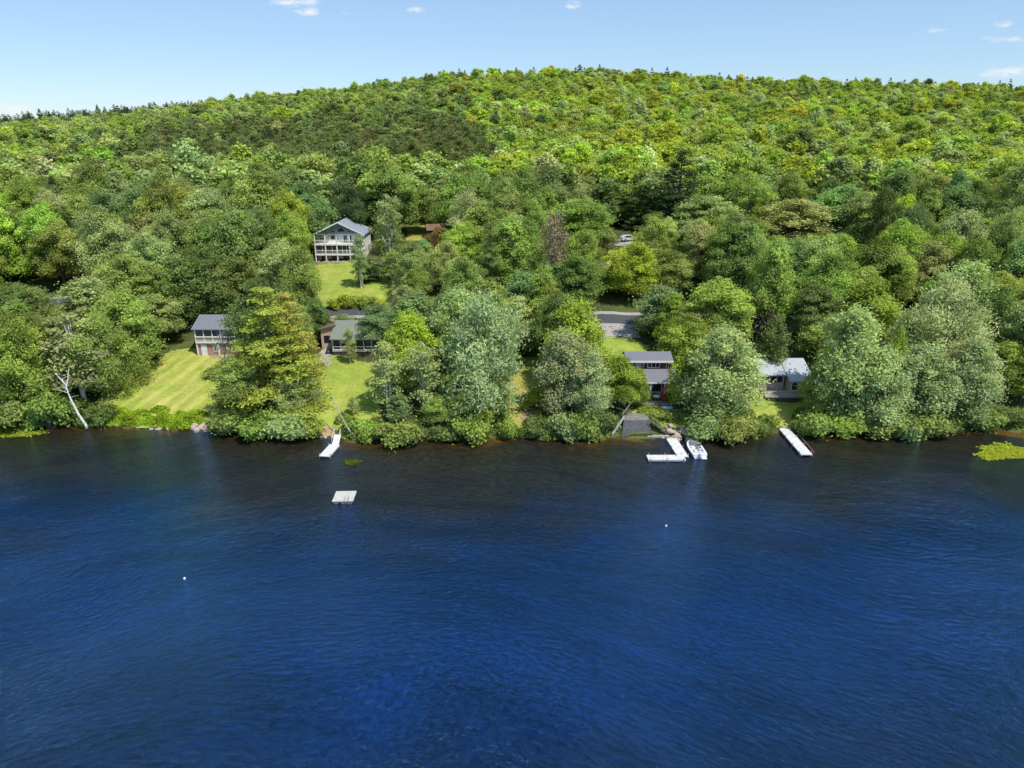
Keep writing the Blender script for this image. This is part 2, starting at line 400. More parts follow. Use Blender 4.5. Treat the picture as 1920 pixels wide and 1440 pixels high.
reg('bush1', bush('bush_b', 42, 2.4, 2.1, 5400, a=.14, b=.085), 2.4, 2.1)
reg('bush2', bush('bush_c', 43, 3.0, 1.7, 5000, a=.17, b=.055), 3.0, 1.7)
# coarser ones for the far hillside
far_specs = [('fb0', broadleaf('far_maple_a', 51, 15, 4.8, .30, 17, 4200, a=.34, b=.24, shape=.35, lr=.42), 15, 4.8),
             ('fb1', broadleaf('far_maple_b', 52, 15, 4.4, .30, 15, 3900, a=.34, b=.24, shape=.4, lr=.44), 15, 4.4),
             ('fb2', broadleaf('far_maple_c', 53, 15, 4.6, .30, 18, 4200, a=.33, b=.23, shape=.5, lr=.38), 15, 4.6),
             ('fb3', broadleaf('far_poplar_a', 54, 15, 3.8, .25, 15, 3600, a=.33, b=.20, shape=.7, lr=.42, upright=.4), 15, 3.8)]
far_pines = [('fp0', pine('far_pine_a', 61, 16, 3.3, .45, 6, 1100, a=.55, b=.24, per=5, dome=True, flat=.6, irregular=.3, clump=.5), 16, 3.3),
             ('fp1', pine('far_pine_b', 62, 16, 3.0, .40, 7, 1100, a=.55, b=.24, per=5, dome=True, flat=.6, irregular=.3, clump=.5), 16, 3.0),
             ('fp2', pine('far_spruce_a', 63, 16, 2.9, .15, 11, 1100, a=.55, b=.22, per=5, flat=.35, droop=-.2, irregular=.3, clump=.36), 16, 2.9)]
for k, p, a_, b_ in far_specs + far_pines: reg(k, p, a_, b_)

CREATED = []
def plant(kind, name, x, y, Ht, Rr, col, silver=0.0, label='', cat='tree', group=None, rz=None, z=None, tilt=(0, 0), parts=True):
    cr, tr, h0, r0 = PR[kind]
    o = empty(name, (x, y, (h(x, y) if z is None else z)), random.uniform(0, 6.283) if rz is None else rz)
    o.rotation_euler[0], o.rotation_euler[1] = tilt
    o.scale = (Rr / r0, Rr / r0, Ht / h0)
    isb = kind.startswith('bush')
    if cr:
        c = bpy.data.objects.new('foliage' if isb else 'crown', cr); c.parent = o; c.color = (*col, silver); COL.objects.link(c)
    t = bpy.data.objects.new('stem' if isb else 'trunk', tr); t.parent = o; COL.objects.link(t)
    tag(o, label, cat, group)
    CREATED.append((x, y, Rr))
    return o

C_ = dict(yellow=(.41, .49, .075), bright=(.36, .47, .10), mid=(.325, .42, .115), deep=(.21, .29, .095), dark=(.105, .155, .07), grey=(.385, .455, .18),
          silver=(.43, .51, .25), blue=(.26, .365, .15), olive=(.20, .25, .10), pale=(.46, .54, .24), rust=(.30, .21, .09), purple=(.07, .06, .055), brown=(.34, .29, .17))
def vary(c, s=.12):
    k = random.gauss(1, s * 1.15); return tuple(max(.01, v * k * random.gauss(1, .05)) for v in c)

# ------------------------------------------------------------------ ground, lake
xs = np.unique(np.concatenate([np.linspace(-3200, -700, 26), np.linspace(-700, -130, 58), np.linspace(-130, 130, 200), np.linspace(130, 700, 58), np.linspace(700, 3200, 26)]))
ys = np.unique(np.concatenate([np.linspace(-3000, 0, 13), np.linspace(0, 80, 14), np.linspace(80, 112, 65), np.linspace(112, 220, 90), np.linspace(220, 760, 90), np.linspace(760, 1700, 60), np.linspace(1700, 4000, 12)]))
GX, GY = np.meshgrid(xs, ys); GZ = H(GX, GY)
V = np.stack([GX, GY, GZ], -1).reshape(-1, 3); nx = len(xs); ny = len(ys)
ii = (np.arange(ny - 1)[:, None] * nx + np.arange(nx - 1)[None]).ravel()
Q = np.stack([ii, ii + 1, ii + nx + 1, ii + nx], 1)
def ground_mat(name, cols, nscale=.12, stripe=None, sdirv=(1, 0)):
    m, nt = newmat(name); L = nt.links
    out = N(nt, 'ShaderNodeOutputMaterial'); b = N(nt, 'ShaderNodeBsdfPrincipled'); b.inputs['Roughness'].default_value = 1; b.inputs['Specular IOR Level'].default_value = .05
    g = N(nt, 'ShaderNodeNewGeometry')
    n1 = N(nt, 'ShaderNodeTexNoise'); n1.inputs['Scale'].default_value = nscale; n1.inputs['Detail'].default_value = 8; n1.inputs['Roughness'].default_value = .7
    n2 = N(nt, 'ShaderNodeTexNoise'); n2.inputs['Scale'].default_value = 2.2; n2.inputs['Detail'].default_value = 8; n2.inputs['Roughness'].default_value = .8
    L.new(g.outputs['Position'], n1.inputs['Vector']); L.new(g.outputs['Position'], n2.inputs['Vector'])
    r = N(nt, 'ShaderNodeValToRGB'); r.color_ramp.elements[0].position = .33; r.color_ramp.elements[1].position = .68
    r.color_ramp.elements[0].color = (*cols[0], 1); r.color_ramp.elements[1].color = (*cols[2], 1)
    e = r.color_ramp.elements.new(.5); e.color = (*cols[1], 1)
    L.new(n1.outputs['Fac'], r.inputs[0])
    mr = N(nt, 'ShaderNodeMapRange'); mr.inputs[1].default_value = .3; mr.inputs[2].default_value = .7; mr.inputs[3].default_value = .72; mr.inputs[4].default_value = 1.28
    L.new(n2.outputs['Fac'], mr.inputs[0]); val = mr.outputs[0]
    if stripe:
        mp = N(nt, 'ShaderNodeVectorMath', operation='DOT_PRODUCT'); L.new(g.outputs['Position'], mp.inputs[0]); mp.inputs[1].default_value = (sdirv[0], sdirv[1], 0)
        n3 = N(nt, 'ShaderNodeTexNoise'); n3.inputs['Scale'].default_value = .25; L.new(g.outputs['Position'], n3.inputs['Vector'])
        ad = N(nt, 'ShaderNodeMath', operation='MULTIPLY_ADD'); L.new(n3.outputs['Fac'], ad.inputs[0]); ad.inputs[1].default_value = 2.2; L.new(mp.outputs['Value'], ad.inputs[2])
        ml = N(nt, 'ShaderNodeMath', operation='MULTIPLY'); L.new(ad.outputs[0], ml.inputs[0]); ml.inputs[1].default_value = stripe
        sn = N(nt, 'ShaderNodeMath', operation='SINE'); L.new(ml.outputs[0], sn.inputs[0])
        m3 = N(nt, 'ShaderNodeMapRange'); m3.inputs[1].default_value = -.2; m3.inputs[2].default_value = .9; m3.inputs[3].default_value = .93; m3.inputs[4].default_value = 1.16
        L.new(sn.outputs[0], m3.inputs[0])
        mm = N(nt, 'ShaderNodeMath', operation='MULTIPLY'); L.new(val, mm.inputs[0]); L.new(m3.outputs[0], mm.inputs[1]); val = mm.outputs[0]
    vm = N(nt, 'ShaderNodeVectorMath', operation='SCALE'); L.new(r.outputs[0], vm.inputs[0]); L.new(val, vm.inputs['Scale'])
    bp = N(nt, 'ShaderNodeBump'); bp.inputs['Strength'].default_value = .5; bp.inputs['Distance'].default_value = .2; L.new(n2.outputs['Fac'], bp.inputs['Height']); L.new(bp.outputs[0], b.inputs['Normal'])
    L.new(vm.outputs[0], b.inputs['Base Color']); L.new(b.outputs[0], out.inputs[0])
    return m
M['floor'] = ground_mat('forest_floor', [(.06, .05, .03), (.08, .10, .035), (.12, .15, .04)])
M['lawn'] = ground_mat('lawn_grass', [(.20, .28, .05), (.28, .345, .06), (.38, .37, .10)], .30)
_a, _b = ground_at(205, 778), ground_at(350, 668); _d = Vector((_b[0] - _a[0], _b[1] - _a[1])).normalized(); SN = (-_d.y, _d.x)
M['lawn_mown'] = ground_mat('lawn_mown', [(.23, .31, .05), (.33, .36, .075), (.42, .37, .12)], .30, 2.3, SN)
M['lawn_dry'] = ground_mat('lawn_dry', [(.24, .30, .05), (.34, .33, .08), (.44, .34, .15)], .3)
go = bpy.data.objects.new('ground', npmesh('ground', V, Q, [M['floor']], smooth=True)); COL.objects.link(go); tag(go, kind='structure')

def HG(x, y):
    x = np.asarray(x, float); y = np.asarray(y, float)
    i = np.clip(np.searchsorted(xs, x) - 1, 0, nx - 2); j = np.clip(np.searchsorted(ys, y) - 1, 0, ny - 2)
    u = (x - xs[i]) / (xs[i + 1] - xs[i]); v = (y - ys[j]) / (ys[j + 1] - ys[j])
    a, b, c, d = GZ[j, i], GZ[j, i + 1], GZ[j + 1, i], GZ[j + 1, i + 1]
    return np.maximum(a * (1 - u) * (1 - v) + b * u * (1 - v) + c * (1 - u) * v + d * u * v, a * 0 + np.where(u + v < 1, a + (b - a) * u + (c - a) * v, d + (c - d) * (1 - u) + (b - d) * (1 - v)))
def inpoly(x, y, poly):
    c = np.zeros(np.shape(x), bool); n = len(poly)
    for i in range(n):
        x1, y1 = poly[i]; x2, y2 = poly[(i + 1) % n]
        if y1 == y2: continue
        t = ((y1 > y) != (y2 > y)) & (x < (x2 - x1) * (y - y1) / (y2 - y1) + x1); c ^= t
    return c
SHEETS = []
def sheet(name, pix, m, lift=.03, res=.45, clear=True):
    poly = [ground_at(*p)[:2] for p in pix]
    xa, xb = min(p[0] for p in poly), max(p[0] for p in poly); ya, yb = min(p[1] for p in poly), max(p[1] for p in poly)
    gx = np.arange(xa, xb + res, res); gy = np.arange(ya, yb + res, res); X, Y = np.meshgrid(gx, gy)
    jx = .25 * np.sin(Y * 2.1) + .2 * np.sin(Y * 5.3 + X); Z = HG(X, Y) + lift + .04
    Vv = np.stack([X, Y, Z], -1).reshape(-1, 3); n = len(gx)
    c = inpoly(X[:-1, :-1] + res / 2 + jx[:-1, :-1], Y[:-1, :-1] + res / 2, poly).ravel()
    i0 = (np.arange(len(gy) - 1)[:, None] * n + np.arange(n - 1)[None]).ravel()[c]
    Qq = np.stack([i0, i0 + 1, i0 + n + 1, i0 + n], 1)
    us, inv = np.unique(Qq, return_inverse=True)
    o = bpy.data.objects.new(name, npmesh(name, Vv[us], inv.reshape(-1, 4), [m], smooth=True)); COL.objects.link(o); tag(o, kind='structure')
    if clear: SHEETS.append(poly)
    return o
sheet('lawn', [(160, 800), (395, 800), (420, 740), (410, 690), (465, 660), (330, 655), (235, 705), (190, 745)], M['lawn_mown'])
sheet('lawn', [(560, 822), (705, 822), (715, 760), (730, 690), (600, 660), (590, 680), (560, 760)], M['lawn'])
sheet('lawn', [(575, 585), (730, 585), (745, 530), (720, 520), (700, 490), (585, 492), (570, 530)], M['lawn'])
sheet('lawn', [(955, 815), (1015, 815), (1025, 740), (1020, 670), (975, 670), (950, 720)], M['lawn_dry'])
sheet('lawn', [(1120, 690), (1225, 690), (1215, 650), (1180, 634), (1130, 634)], M['lawn'])
sheet('lawn', [(1218, 800), (1300, 800), (1300, 765), (1200, 765), (1180, 775)], M['lawn'])
sheet('lawn', [(1415, 812), (1495, 806), (1520, 745), (1440, 690), (1405, 660), (1400, 740)], M['lawn'])
sheet('lawn', [(1135, 530), (1165, 530), (1170, 470), (1140, 470)], M['lawn_dry'])
sheet('lawn', [(760, 452), (810, 452), (812, 424), (765, 424)], M['lawn_dry'])
sheet('lawn', [(1880, 660), (1960, 670), (1960, 630), (1880, 626)], M['lawn'])
sheet('bare_soil', [(975, 800), (1000, 800), (1003, 765), (980, 770)], M['dirt'], .06, .3, False)
sheet('bare_soil', [(590, 818), (640, 820), (630, 800), (600, 798)], M['dirt'], .06, .3, False)
sheet('bare_soil', [(598, 690), (620, 690), (622, 655), (604, 655)], M['gravel'], .06, .3)
sheet('driveway', [(1132, 634), (1205, 634), (1185, 614), (1128, 614)], M['gravel'], .06)
sheet('driveway', [(1140, 462), (1192, 462), (1190, 450), (1144, 450)], M['gravel'], .06)
# the lane behind the lake houses, one strip following the slope
yr = [ground_at(p, q)[:2] for p, q in ((-200, 560), (300, 575), (600, 586), (760, 585), (960, 590), (1140, 600), (1260, 604), (1500, 606), (1760, 618), (1900, 622), (2150, 630))]
rx = np.array([p[0] for p in yr]); ry = np.array([p[1] for p in yr])
def strip(name, off0, off1, m, lift):
    X = np.linspace(rx[0], rx[-1], 420); k = 6; Yc = np.interp(X, rx, ry)
    Yc = np.convolve(np.pad(Yc, 12, mode='edge'), np.ones(25) / 25, 'valid')
    vs = np.stack([np.stack([X, Yc + off0 + (off1 - off0) * j / k, HG(X, Yc + off0 + (off1 - off0) * j / k) + lift], 1) for j in range(k + 1)], 1).reshape(-1, 3)
    i0 = (np.arange(419)[:, None] * (k + 1) + np.arange(k)[None]).ravel()
    q = np.stack([i0, i0 + k + 1, i0 + k + 2, i0 + 1], 1)
    o = bpy.data.objects.new(name, npmesh(name, vs, q, [m], smooth=True)); COL.objects.link(o); tag(o, kind='structure'); return X, Yc
RX, RY = strip('road', -1.6, 2.2, M['asphalt'], .08)
strip('verge', -2.8, -1.6, M['gravel'], .06); strip('verge', 2.2, 3.4, M['gravel'], .06)
def road_dist(x, y): return abs(y - .3 - np.interp(x, RX, RY))

# water
wy = np.unique(np.concatenate([np.linspace(-3000, 0, 12), np.linspace(0, 82, 30), np.linspace(82, 106, 60)]))
wx = np.unique(np.concatenate([np.linspace(-3200, -140, 20), np.linspace(-140, 140, 220), np.linspace(140, 3200, 20)]))
X, Y = np.meshgrid(wx, wy); Vv = np.stack([X, Y, 0 * X], -1).reshape(-1, 3); n = len(wx)
i0 = (np.arange(len(wy) - 1)[:, None] * n + np.arange(n - 1)[None]).ravel(); Qq = np.stack([i0, i0 + 1, i0 + n + 1, i0 + n], 1)
wme = npmesh('water', Vv, Qq, [], smooth=True)
a = wme.attributes.new('shore_distance', 'FLOAT', 'POINT'); a.data.foreach_set('value', (shore(X) - Y).ravel().astype(np.float32))
m, nt = newmat('lake_water'); L = nt.links
out = N(nt, 'ShaderNodeOutputMaterial'); g = N(nt, 'ShaderNodeNewGeometry'); at = N(nt, 'ShaderNodeAttribute', attribute_name='shore_distance')
def tex(scale, sc=(1, 1, 1), rot=0, detail=4, rough=.6, dist=0, src=None):
    mp = N(nt, 'ShaderNodeMapping'); mp.inputs['Scale'].default_value = sc; mp.inputs['Rotation'].default_value = (0, 0, rot)
    L.new(src or g.outputs['Position'], mp.inputs['Vector'])
    t = N(nt, 'ShaderNodeTexNoise'); t.inputs['Scale'].default_value = scale; t.inputs['Detail'].default_value = detail; t.inputs['Roughness'].default_value = rough; t.inputs['Distortion'].default_value = dist
    L.new(mp.outputs[0], t.inputs['Vector']); return t.outputs['Fac']
def mth(op, a, b=None, c=None):
    q = N(nt, 'ShaderNodeMath', operation=op)
    for i, v in enumerate((a, b, c)):
        if v is None: continue
        if isinstance(v, (int, float)): q.inputs[i].default_value = v
        else: L.new(v, q.inputs[i])
    return q.outputs[0]
def mrange(v, a, b, c, d, smooth=True):
    q = N(nt, 'ShaderNodeMapRange'); q.interpolation_type = 'SMOOTHSTEP' if smooth else 'LINEAR'
    for i, w in enumerate((a, b, c, d)): q.inputs[i + 1].default_value = w
    L.new(v, q.inputs[0]); return q.outputs[0]
# slowly turning coordinates so that the ripples change direction across the lake
wob = N(nt, 'ShaderNodeTexNoise'); wob.inputs['Scale'].default_value = .022; wob.inputs['Detail'].default_value = 1; L.new(g.outputs['Position'], wob.inputs['Vector'])
wsc = N(nt, 'ShaderNodeVectorMath', operation='MULTIPLY_ADD'); L.new(wob.outputs['Color'], wsc.inputs[0]); wsc.inputs[1].default_value = (26, 26, 0); L.new(g.outputs['Position'], wsc.inputs[2])
sxy = N(nt, 'ShaderNodeSeparateXYZ'); L.new(wsc.outputs[0], sxy.inputs[0])
bend = mth('MULTIPLY', mth('SQRT', mth('ADD', mth('MULTIPLY', sxy.outputs['X'], sxy.outputs['X']), 500.0)), .62)
cxy = N(nt, 'ShaderNodeCombineXYZ'); L.new(sxy.outputs['X'], cxy.inputs[0]); L.new(mth('ADD', sxy.outputs['Y'], bend), cxy.inputs[1])
src = cxy.outputs[0]
rip1 = tex(1.7, (.62, 1.35, 1), R(-5), 6, .68, .25, src)
rip2 = tex(3.4, (.6, 1.4, 1), R(8), 4, .6, .2, src)
swl = tex(.15, (.42, 1.4, 1), R(-16), 4, .55, .4, src)
hgt = mth('ADD', mth('MULTIPLY', rip1, .46), mth('ADD', mth('MULTIPLY', rip2, .11), mth('MULTIPLY', swl, .45)))
calm = tex(.035, (1, 1.6, 1), R(20), 3, .6, .6)
amp = mth('MULTIPLY', mrange(calm, .3, .7, .6, 1.0), mrange(at.outputs['Fac'], 0, 26, .40, 1.0))
bp = N(nt, 'ShaderNodeBump'); bp.inputs['Distance'].default_value = 1.0; L.new(amp, bp.inputs['Strength']); L.new(hgt, bp.inputs['Height'])
# body colour: amber over the sand at the edge, tree reflections painted in as dark brown, then dark blue
shn = tex(.11, (1, 1, 1), 0, 4, .6, .5)
sd = mth('ADD', at.outputs['Fac'], mth('MULTIPLY', mth('SUBTRACT', shn, .5), 9.0))
rp = N(nt, 'ShaderNodeValToRGB'); e = rp.color_ramp.elements
e[0].position = 0; e[0].color = (.16, .085, .016, 1); e[1].position = 1; e[1].color = (.007, .009, .018, 1)
for p, c in ((.012, (.050, .030, .011)), (.035, (.026, .021, .013)), (.21, (.017, .017, .016)), (.35, (.003, .017, .068)), (.50, (.002, .019, .090)), (.72, (.004, .012, .038))):
    q = e.new(p); q.color = (*c, 1)
big = tex(.028, (1, 1.3, 1), R(30), 3, .55, .5)
sdb = mth('ADD', mth('ADD', sd, 0), mth('MULTIPLY', mth('SUBTRACT', big, .5), 34.0))
sel = mth('MINIMUM', mth('MAXIMUM', sdb, mth('MULTIPLY', sd, .55)), mth('ADD', mth('MULTIPLY', sd, 1.6), 1.0))
sxx = N(nt, 'ShaderNodeSeparateXYZ'); L.new(g.outputs['Position'], sxx.inputs[0])
sel = mth('SUBTRACT', sel, mth('MULTIPLY', mrange(sxx.outputs['X'], 46, 60, 0, 1), 1.6))
L.new(mrange(sel, -.5, 85, 0, 1, False), rp.inputs[0])
bm_ = mth('MULTIPLY', mrange(rip1, .30, .70, .58, 1.42), mrange(swl, .30, .70, .76, 1.26))  # light and dark of ripples and swell painted into the body colour
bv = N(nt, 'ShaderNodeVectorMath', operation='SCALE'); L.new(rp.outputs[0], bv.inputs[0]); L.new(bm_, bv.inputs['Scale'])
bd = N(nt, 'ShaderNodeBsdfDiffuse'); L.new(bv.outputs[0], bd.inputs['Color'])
gl = N(nt, 'ShaderNodeBsdfGlossy'); gl.inputs['Roughness'].default_value = .12; gl.inputs['Color'].default_value = (.26, .55, 1.0, 1)
L.new(bp.outputs[0], gl.inputs['Normal'])
fr = N(nt, 'ShaderNodeFresnel'); fr.inputs['IOR'].default_value = 1.36; L.new(bp.outputs[0], fr.inputs['Normal'])
mx = N(nt, 'ShaderNodeMixShader'); L.new(mth('MULTIPLY', fr.outputs[0], 1.9), mx.inputs[0]); L.new(bd.outputs[0], mx.inputs[1]); L.new(gl.outputs[0], mx.inputs[2])
L.new(mx.outputs[0], out.inputs[0])
wme.materials.append(m); wo = bpy.data.objects.new('water', wme); COL.objects.link(wo); tag(wo, kind='structure')

# ------------------------------------------------------------------ house helpers
def window(parent, x0, x1, z0, z1, y, fw=.08, mull=0, name='window', frame='white_paint', side=None):
    """window in a wall facing -y at depth y (side=+1: wall facing +x at x=y, x0..x1 then run along y)"""
    f = MB(); p = MB(); d = .06
    def B(m, a, b, c, e, o0, o1):
        if side: m.box(y + o0 * side, y + o1 * side, a, b, c, e) if side > 0 else m.box(y + o1 * side, y + o0 * side, a, b, c, e)
        else: m.box(a, b, y - o1, y - o0, c, e)
    B(f, x0, x1, z0, z0 + fw, .002, d); B(f, x0, x1, z1 - fw, z1, .002, d)
    B(f, x0, x0 + fw, z0 + fw, z1 - fw, .002, d); B(f, x1 - fw, x1, z0 + fw, z1 - fw, .002, d)
    for k in range(mull):
        xm = x0 + (x1 - x0) * (k + 1) / (mull + 1); B(f, xm - fw * .4, xm + fw * .4, z0 + fw, z1 - fw, .002, d * .9)
    fo = f.build(name, M[frame], parent)
    B(p, x0 + fw, x1 - fw, z0 + fw, z1 - fw, .004, .02); p.build('pane', M['glass'], fo)
    return fo
def rail(parent, pts, z, hh=.95, m='white_paint', step=.16, name='railing'):
    mb = MB()
    for (xa, ya), (xb, yb) in zip(pts[:-1], pts[1:]):
        for zz, r in ((z + hh, .045), (z + .12, .03)): mb.tube([(xa, ya, zz), (xb, yb, zz)], r, 4)
        n = max(1, int(math.hypot(xb - xa, yb - ya) / step))
        for i in range(n + 1):
            t = i / n; x, y = xa + (xb - xa) * t, ya + (yb - ya) * t
            mb.tube([(x, y, z), (x, y, z + hh)], .04 if i % 8 == 0 else .018, 4)
    return mb.build(name, M[m], parent)
def gable_x(parent, x0, x1, y0, y1, ze, rise, m, ov=.4, th=.14, ridge=None, name='roof'):
    """ridge along x"""
    yr_ = (y0 + y1) / 2 if ridge is None else ridge; mb = MB()
    s1 = rise / (yr_ - y0); s2 = rise / (y1 - yr_)
    pr = [(x0 - ov, y0 - ov, ze - ov * s1), (x0 - ov, yr_, ze + rise), (x0 - ov, y1 + ov, ze - ov * s2),
          (x0 - ov, y1 + ov, ze - ov * s2 + th), (x0 - ov, yr_, ze + rise + th), (x0 - ov, y0 - ov, ze - ov * s1 + th)]
    mb.prism(pr, (x1 - x0 + 2 * ov, 0, 0)); return mb.build(name, M[m], parent)
def gable_y(parent, x0, x1, y0, y1, ze, rise, m, ov=.4, th=.14, apex=None, name='roof'):
    xr = (x0 + x1) / 2 if apex is None else apex; mb = MB(); s1 = rise / (xr - x0); s2 = rise / (x1 - xr)
    pr = [(x0 - ov, y0 - ov, ze - ov * s1), (xr, y0 - ov, ze + rise), (x1 + ov, y0 - ov, ze - ov * s2),
          (x1 + ov, y0 - ov, ze - ov * s2 + th), (xr, y0 - ov, ze + rise + th), (x0 - ov, y0 - ov, ze - ov * s1 + th)]
    mb.prism(pr, (0, y1 - y0 + 2 * ov, 0)); return mb.build(name, M[m], parent)
BOXES = []   # screen areas whose contents must stay in sight: nothing nearer than Y may rise in front of them
def clear(x0, y0, x1, y1, Y): BOXES.append((x0, y0, x1, y1, Y))

def posts(parent, boxes, m='white_paint'):
    for b in boxes: MB().box(*b).build('post', M[m], parent)
# ---- brick cabin on the left
x, y, z = ground_at(412, 668)
hs = empty('lake_cabin', (x, y, z), 0, 'small two storey brick cabin with grey roof and screened upper porch above the striped lawn', 'cabin')
W = 3.8
MB().box(-W, W, 1.6, 7.5, -1.5, 4.9).build('wall', M['brick'], hs)
MB().prism([(-W, 1.7, 4.9), (-W, 7.4, 4.9), (-W, 3.75, 6.3)], (2 * W, 0, 0)).build('gable_wall', M['brick'], hs)
MB().box(-W + .15, W - .15, .16, 1.58, -1.5, 2.33).build('lower_wall', M['brick'], hs)
gable_x(hs, -W, W, -.1, 7.6, 4.95, 1.45, 'roof_grey', .35)
MB().box(-W, W, -.2, 1.58, 2.35, 2.6).build('porch_floor', M['white_paint'], hs)
posts(hs, [(-W + .08 + (2 * W - .16) * i / 5 - .08, -W + .08 + (2 * W - .16) * i / 5 + .08, -.12, .0, 2.62, 4.9) for i in range(6)])
posts(hs, [(xx - .1, xx + .1, -.1, .1, -1.5, 2.33) for xx in (-W + .1, 0, W - .1)])
MB().box(-W + .2, W - .2, .1, .14, 3.5, 4.85).build('screen', M['screen'], hs)
MB().box(-W + .2, W - .2, -.02, .09, 2.66, 3.4).build('parapet', M['beige_siding'], hs)
MB().box(-W, W, -.2, .1, 3.42, 3.52).build('handrail', M['white_paint'], hs)
window(hs, -.95, .15, .75, 2.0, .16, .1, 1); window(hs, 1.8, 2.9, .75, 2.0, .16, .1, 1)
d = MB().box(-3.1, -2.1, .09, .158, -.2, 2.05).build('door', M['white_paint'], hs); MB().box(-2.3, -2.22, .03, .088, .9, 1.0).build('handle', M['metal'], d)
MB().box(-2.2, 2.6, -2.6, -.3, -.9, -.55).build('deck', M['grey_wood'], hs)
clear(362, 596, 420, 668, y); clear(345, 665, 395, 800, y); clear(255, 722, 345, 800, 108)

# ---- green roofed house
x, y, z = ground_at(664, 668)
hs = empty('green_roofed_house', (x, y, z), 0, 'long low house with green metal roof, tan end wing and screened front porch', 'house')
MB().box(-3.6, 4.6, 2.4, 8.4, -1.5, 3.4).build('wall', M['tan_siding'], hs)
gable_x(hs, -3.6, 4.6, -.4, 8.6, 3.15, 1.9, 'roof_green', .3, ridge=4.6)
MB().box(-3.7, 4.7, -.2, 2.38, .75, .98).build('porch_floor', M['deck_wood'], hs)
MB().box(-3.55, 4.55, -.1, .1, -1.6, .73).build('skirt', M['dark_wood'], hs)
posts(hs, [(-3.55 + 8.1 * i / 6 - .07, -3.55 + 8.1 * i / 6 + .07, -.12, .03, 1.0, 3.1) for i in range(7)])
MB().box(-3.6, 4.6, -.16, .05, 1.62, 1.72).build('handrail', M['white_paint'], hs); MB().box(-3.6, 4.6, -.16, .05, 1.02, 1.14).build('bottom_rail', M['white_paint'], hs)
MB().box(-3.4, 4.4, .1, .13, 1.0, 3.1).build('screen', M['screen'], hs)
MB().box(-6.3, -3.62, 2.9, 7.5, -1.5, 3.9).build('wing', M['tan_siding'], hs)
MB().prism([(-6.3, 2.9, 3.9), (-3.62, 2.9, 3.9), (-3.62, 2.9, 4.6)], (0, 4.6, 0)).build('wing_gable', M['tan_siding'], hs)
MB().prism([(-6.6, 2.5, 3.88), (-3.55, 2.5, 4.66), (-3.55, 2.5, 4.8), (-6.6, 2.5, 4.02)], (0, 5.3, 0)).build('wing_roof', M['roof_brown'], hs)
window(hs, -5.8, -4.7, 1.5, 2.8, 2.9, .08, 1, frame='black')
MB().box(-5.0, -4.4, 5.2, 5.8, 4.7, 5.6).build('chimney', M['stone'], hs)
clear(597, 597, 700, 664, y)

# ---- white three level house on the hill
x, y, z = ground_at(637, 492)
hs = empty('white_hillside_house', (x, y, z), 0, 'white three level house with blue grey gable and stacked balconies on the upper lawn', 'house')
W = 5.6
MB().box(-W, W, 2.2, 10.5, -1.5, 6.4).build('wall', M['white_siding'], hs)
MB().prism([(-W, 2.2, 6.4), (W, 2.2, 6.4), (0, 2.2, 9.0)], (0, 8.3, 0)).build('gable_wall', M['blue_siding'], hs)
gable_y(hs, -W, W, 1.2, 10.6, 6.42, 2.66, 'roof_blue', .5, .16)
fm = MB(); s_ = 2.66 / W
for sg in (-1, 1): fm.prism([(sg * (W + .6), .64, 6.42 - .6 * s_ - .1), (0, .64, 9.0), (0, .64, 9.32), (sg * (W + .6), .64, 6.42 - .6 * s_ + .22)], (0, .06, 0))
fm.build('fascia', M['white_paint'], hs)
for k, (z0, nm) in enumerate(((1.9, 'lower_balcony'), (4.25, 'upper_balcony'))):
    b_ = MB().box(-W - .1, W + .1, 0, 2.19, z0 - .28, z0).build(nm, M['white_paint'], hs)
    rail(b_, [(-W, 2.1), (-W, .08), (W, .08), (W, 2.1)], z0, .9, step=.3)
posts(hs, [(xx - .12, xx + .12, .05, .29, -1.2, 6.2) for xx in (-W + .1, -W / 2 - .3, -.4, 2.6, W - .1)])
MB().box(-W + .3, 2.5, .45, .49, 2.85, 3.95).build('screen', M['screen'], hs)
posts(hs, [(xx - .05, xx + .05, .36, .44, 1.9, 3.97) for xx in (-3.9, -1.6, 0.8, 1.8)])
for a_, b_ in ((-4.9, -3.6), (-2.2, -.5), (.8, 1.7), (1.9, 2.8), (3.9, 5.0)): window(hs, a_, b_, 4.35 if .5 < a_ < 2 else 4.9, 6.1, 2.2, .09, 1)
for a_, b_ in ((-4.6, -3.2), (-2.6, -1.2), (-.2, 1.0), (1.4, 2.4), (3.4, 4.8)): window(hs, a_, b_, 2.3, 3.8, 2.2, .09, 1)
for a_, b_ in ((-4.9, -3.3), (-2.4, -.8), (.4, 2.2), (3.3, 4.6)): window(hs, a_, b_, .1, 1.3, 2.2, .09, 1)
# arched gable window
aw = MB(); ring = [(.4 + 1.1 * math.cos(t), 2.14, 6.75 + 1.0 * math.sin(t)) for t in np.linspace(0, math.pi, 14)]
aw.prism(ring, (0, .055, 0)); ao = aw.build('arched_window', M['white_paint'], hs)
ring = [(.4 + .95 * math.cos(t), 2.10, 6.83 + .85 * math.sin(t)) for t in np.linspace(0, math.pi, 14)]
MB().prism(ring, (0, .03, 0)).build('pane', M['glass'], ao)
window(hs, -1.9, -.9, 6.6, 7.1, 2.2, .07); window(hs, 1.8, 2.8, 6.6, 7.1, 2.2, .07)
for a_ in (3.4, 6.0, 8.4): window(hs, a_, a_ + 1.1, 4.6, 5.8, W, .08, 1, side=1); window(hs, a_, a_ + 1.1, 2.2, 3.4, W, .08, 1, side=1)
st = MB()
rng = random.Random(5)
for i in range(70):
    xx = rng.uniform(-W - .5, W + 4); yy = rng.uniform(-1.3, -.1); r_ = rng.uniform(.15, .35)
    st.box(xx - r_, xx + r_, yy - r_, yy + r_, -1, .1 + rng.uniform(0, .35))
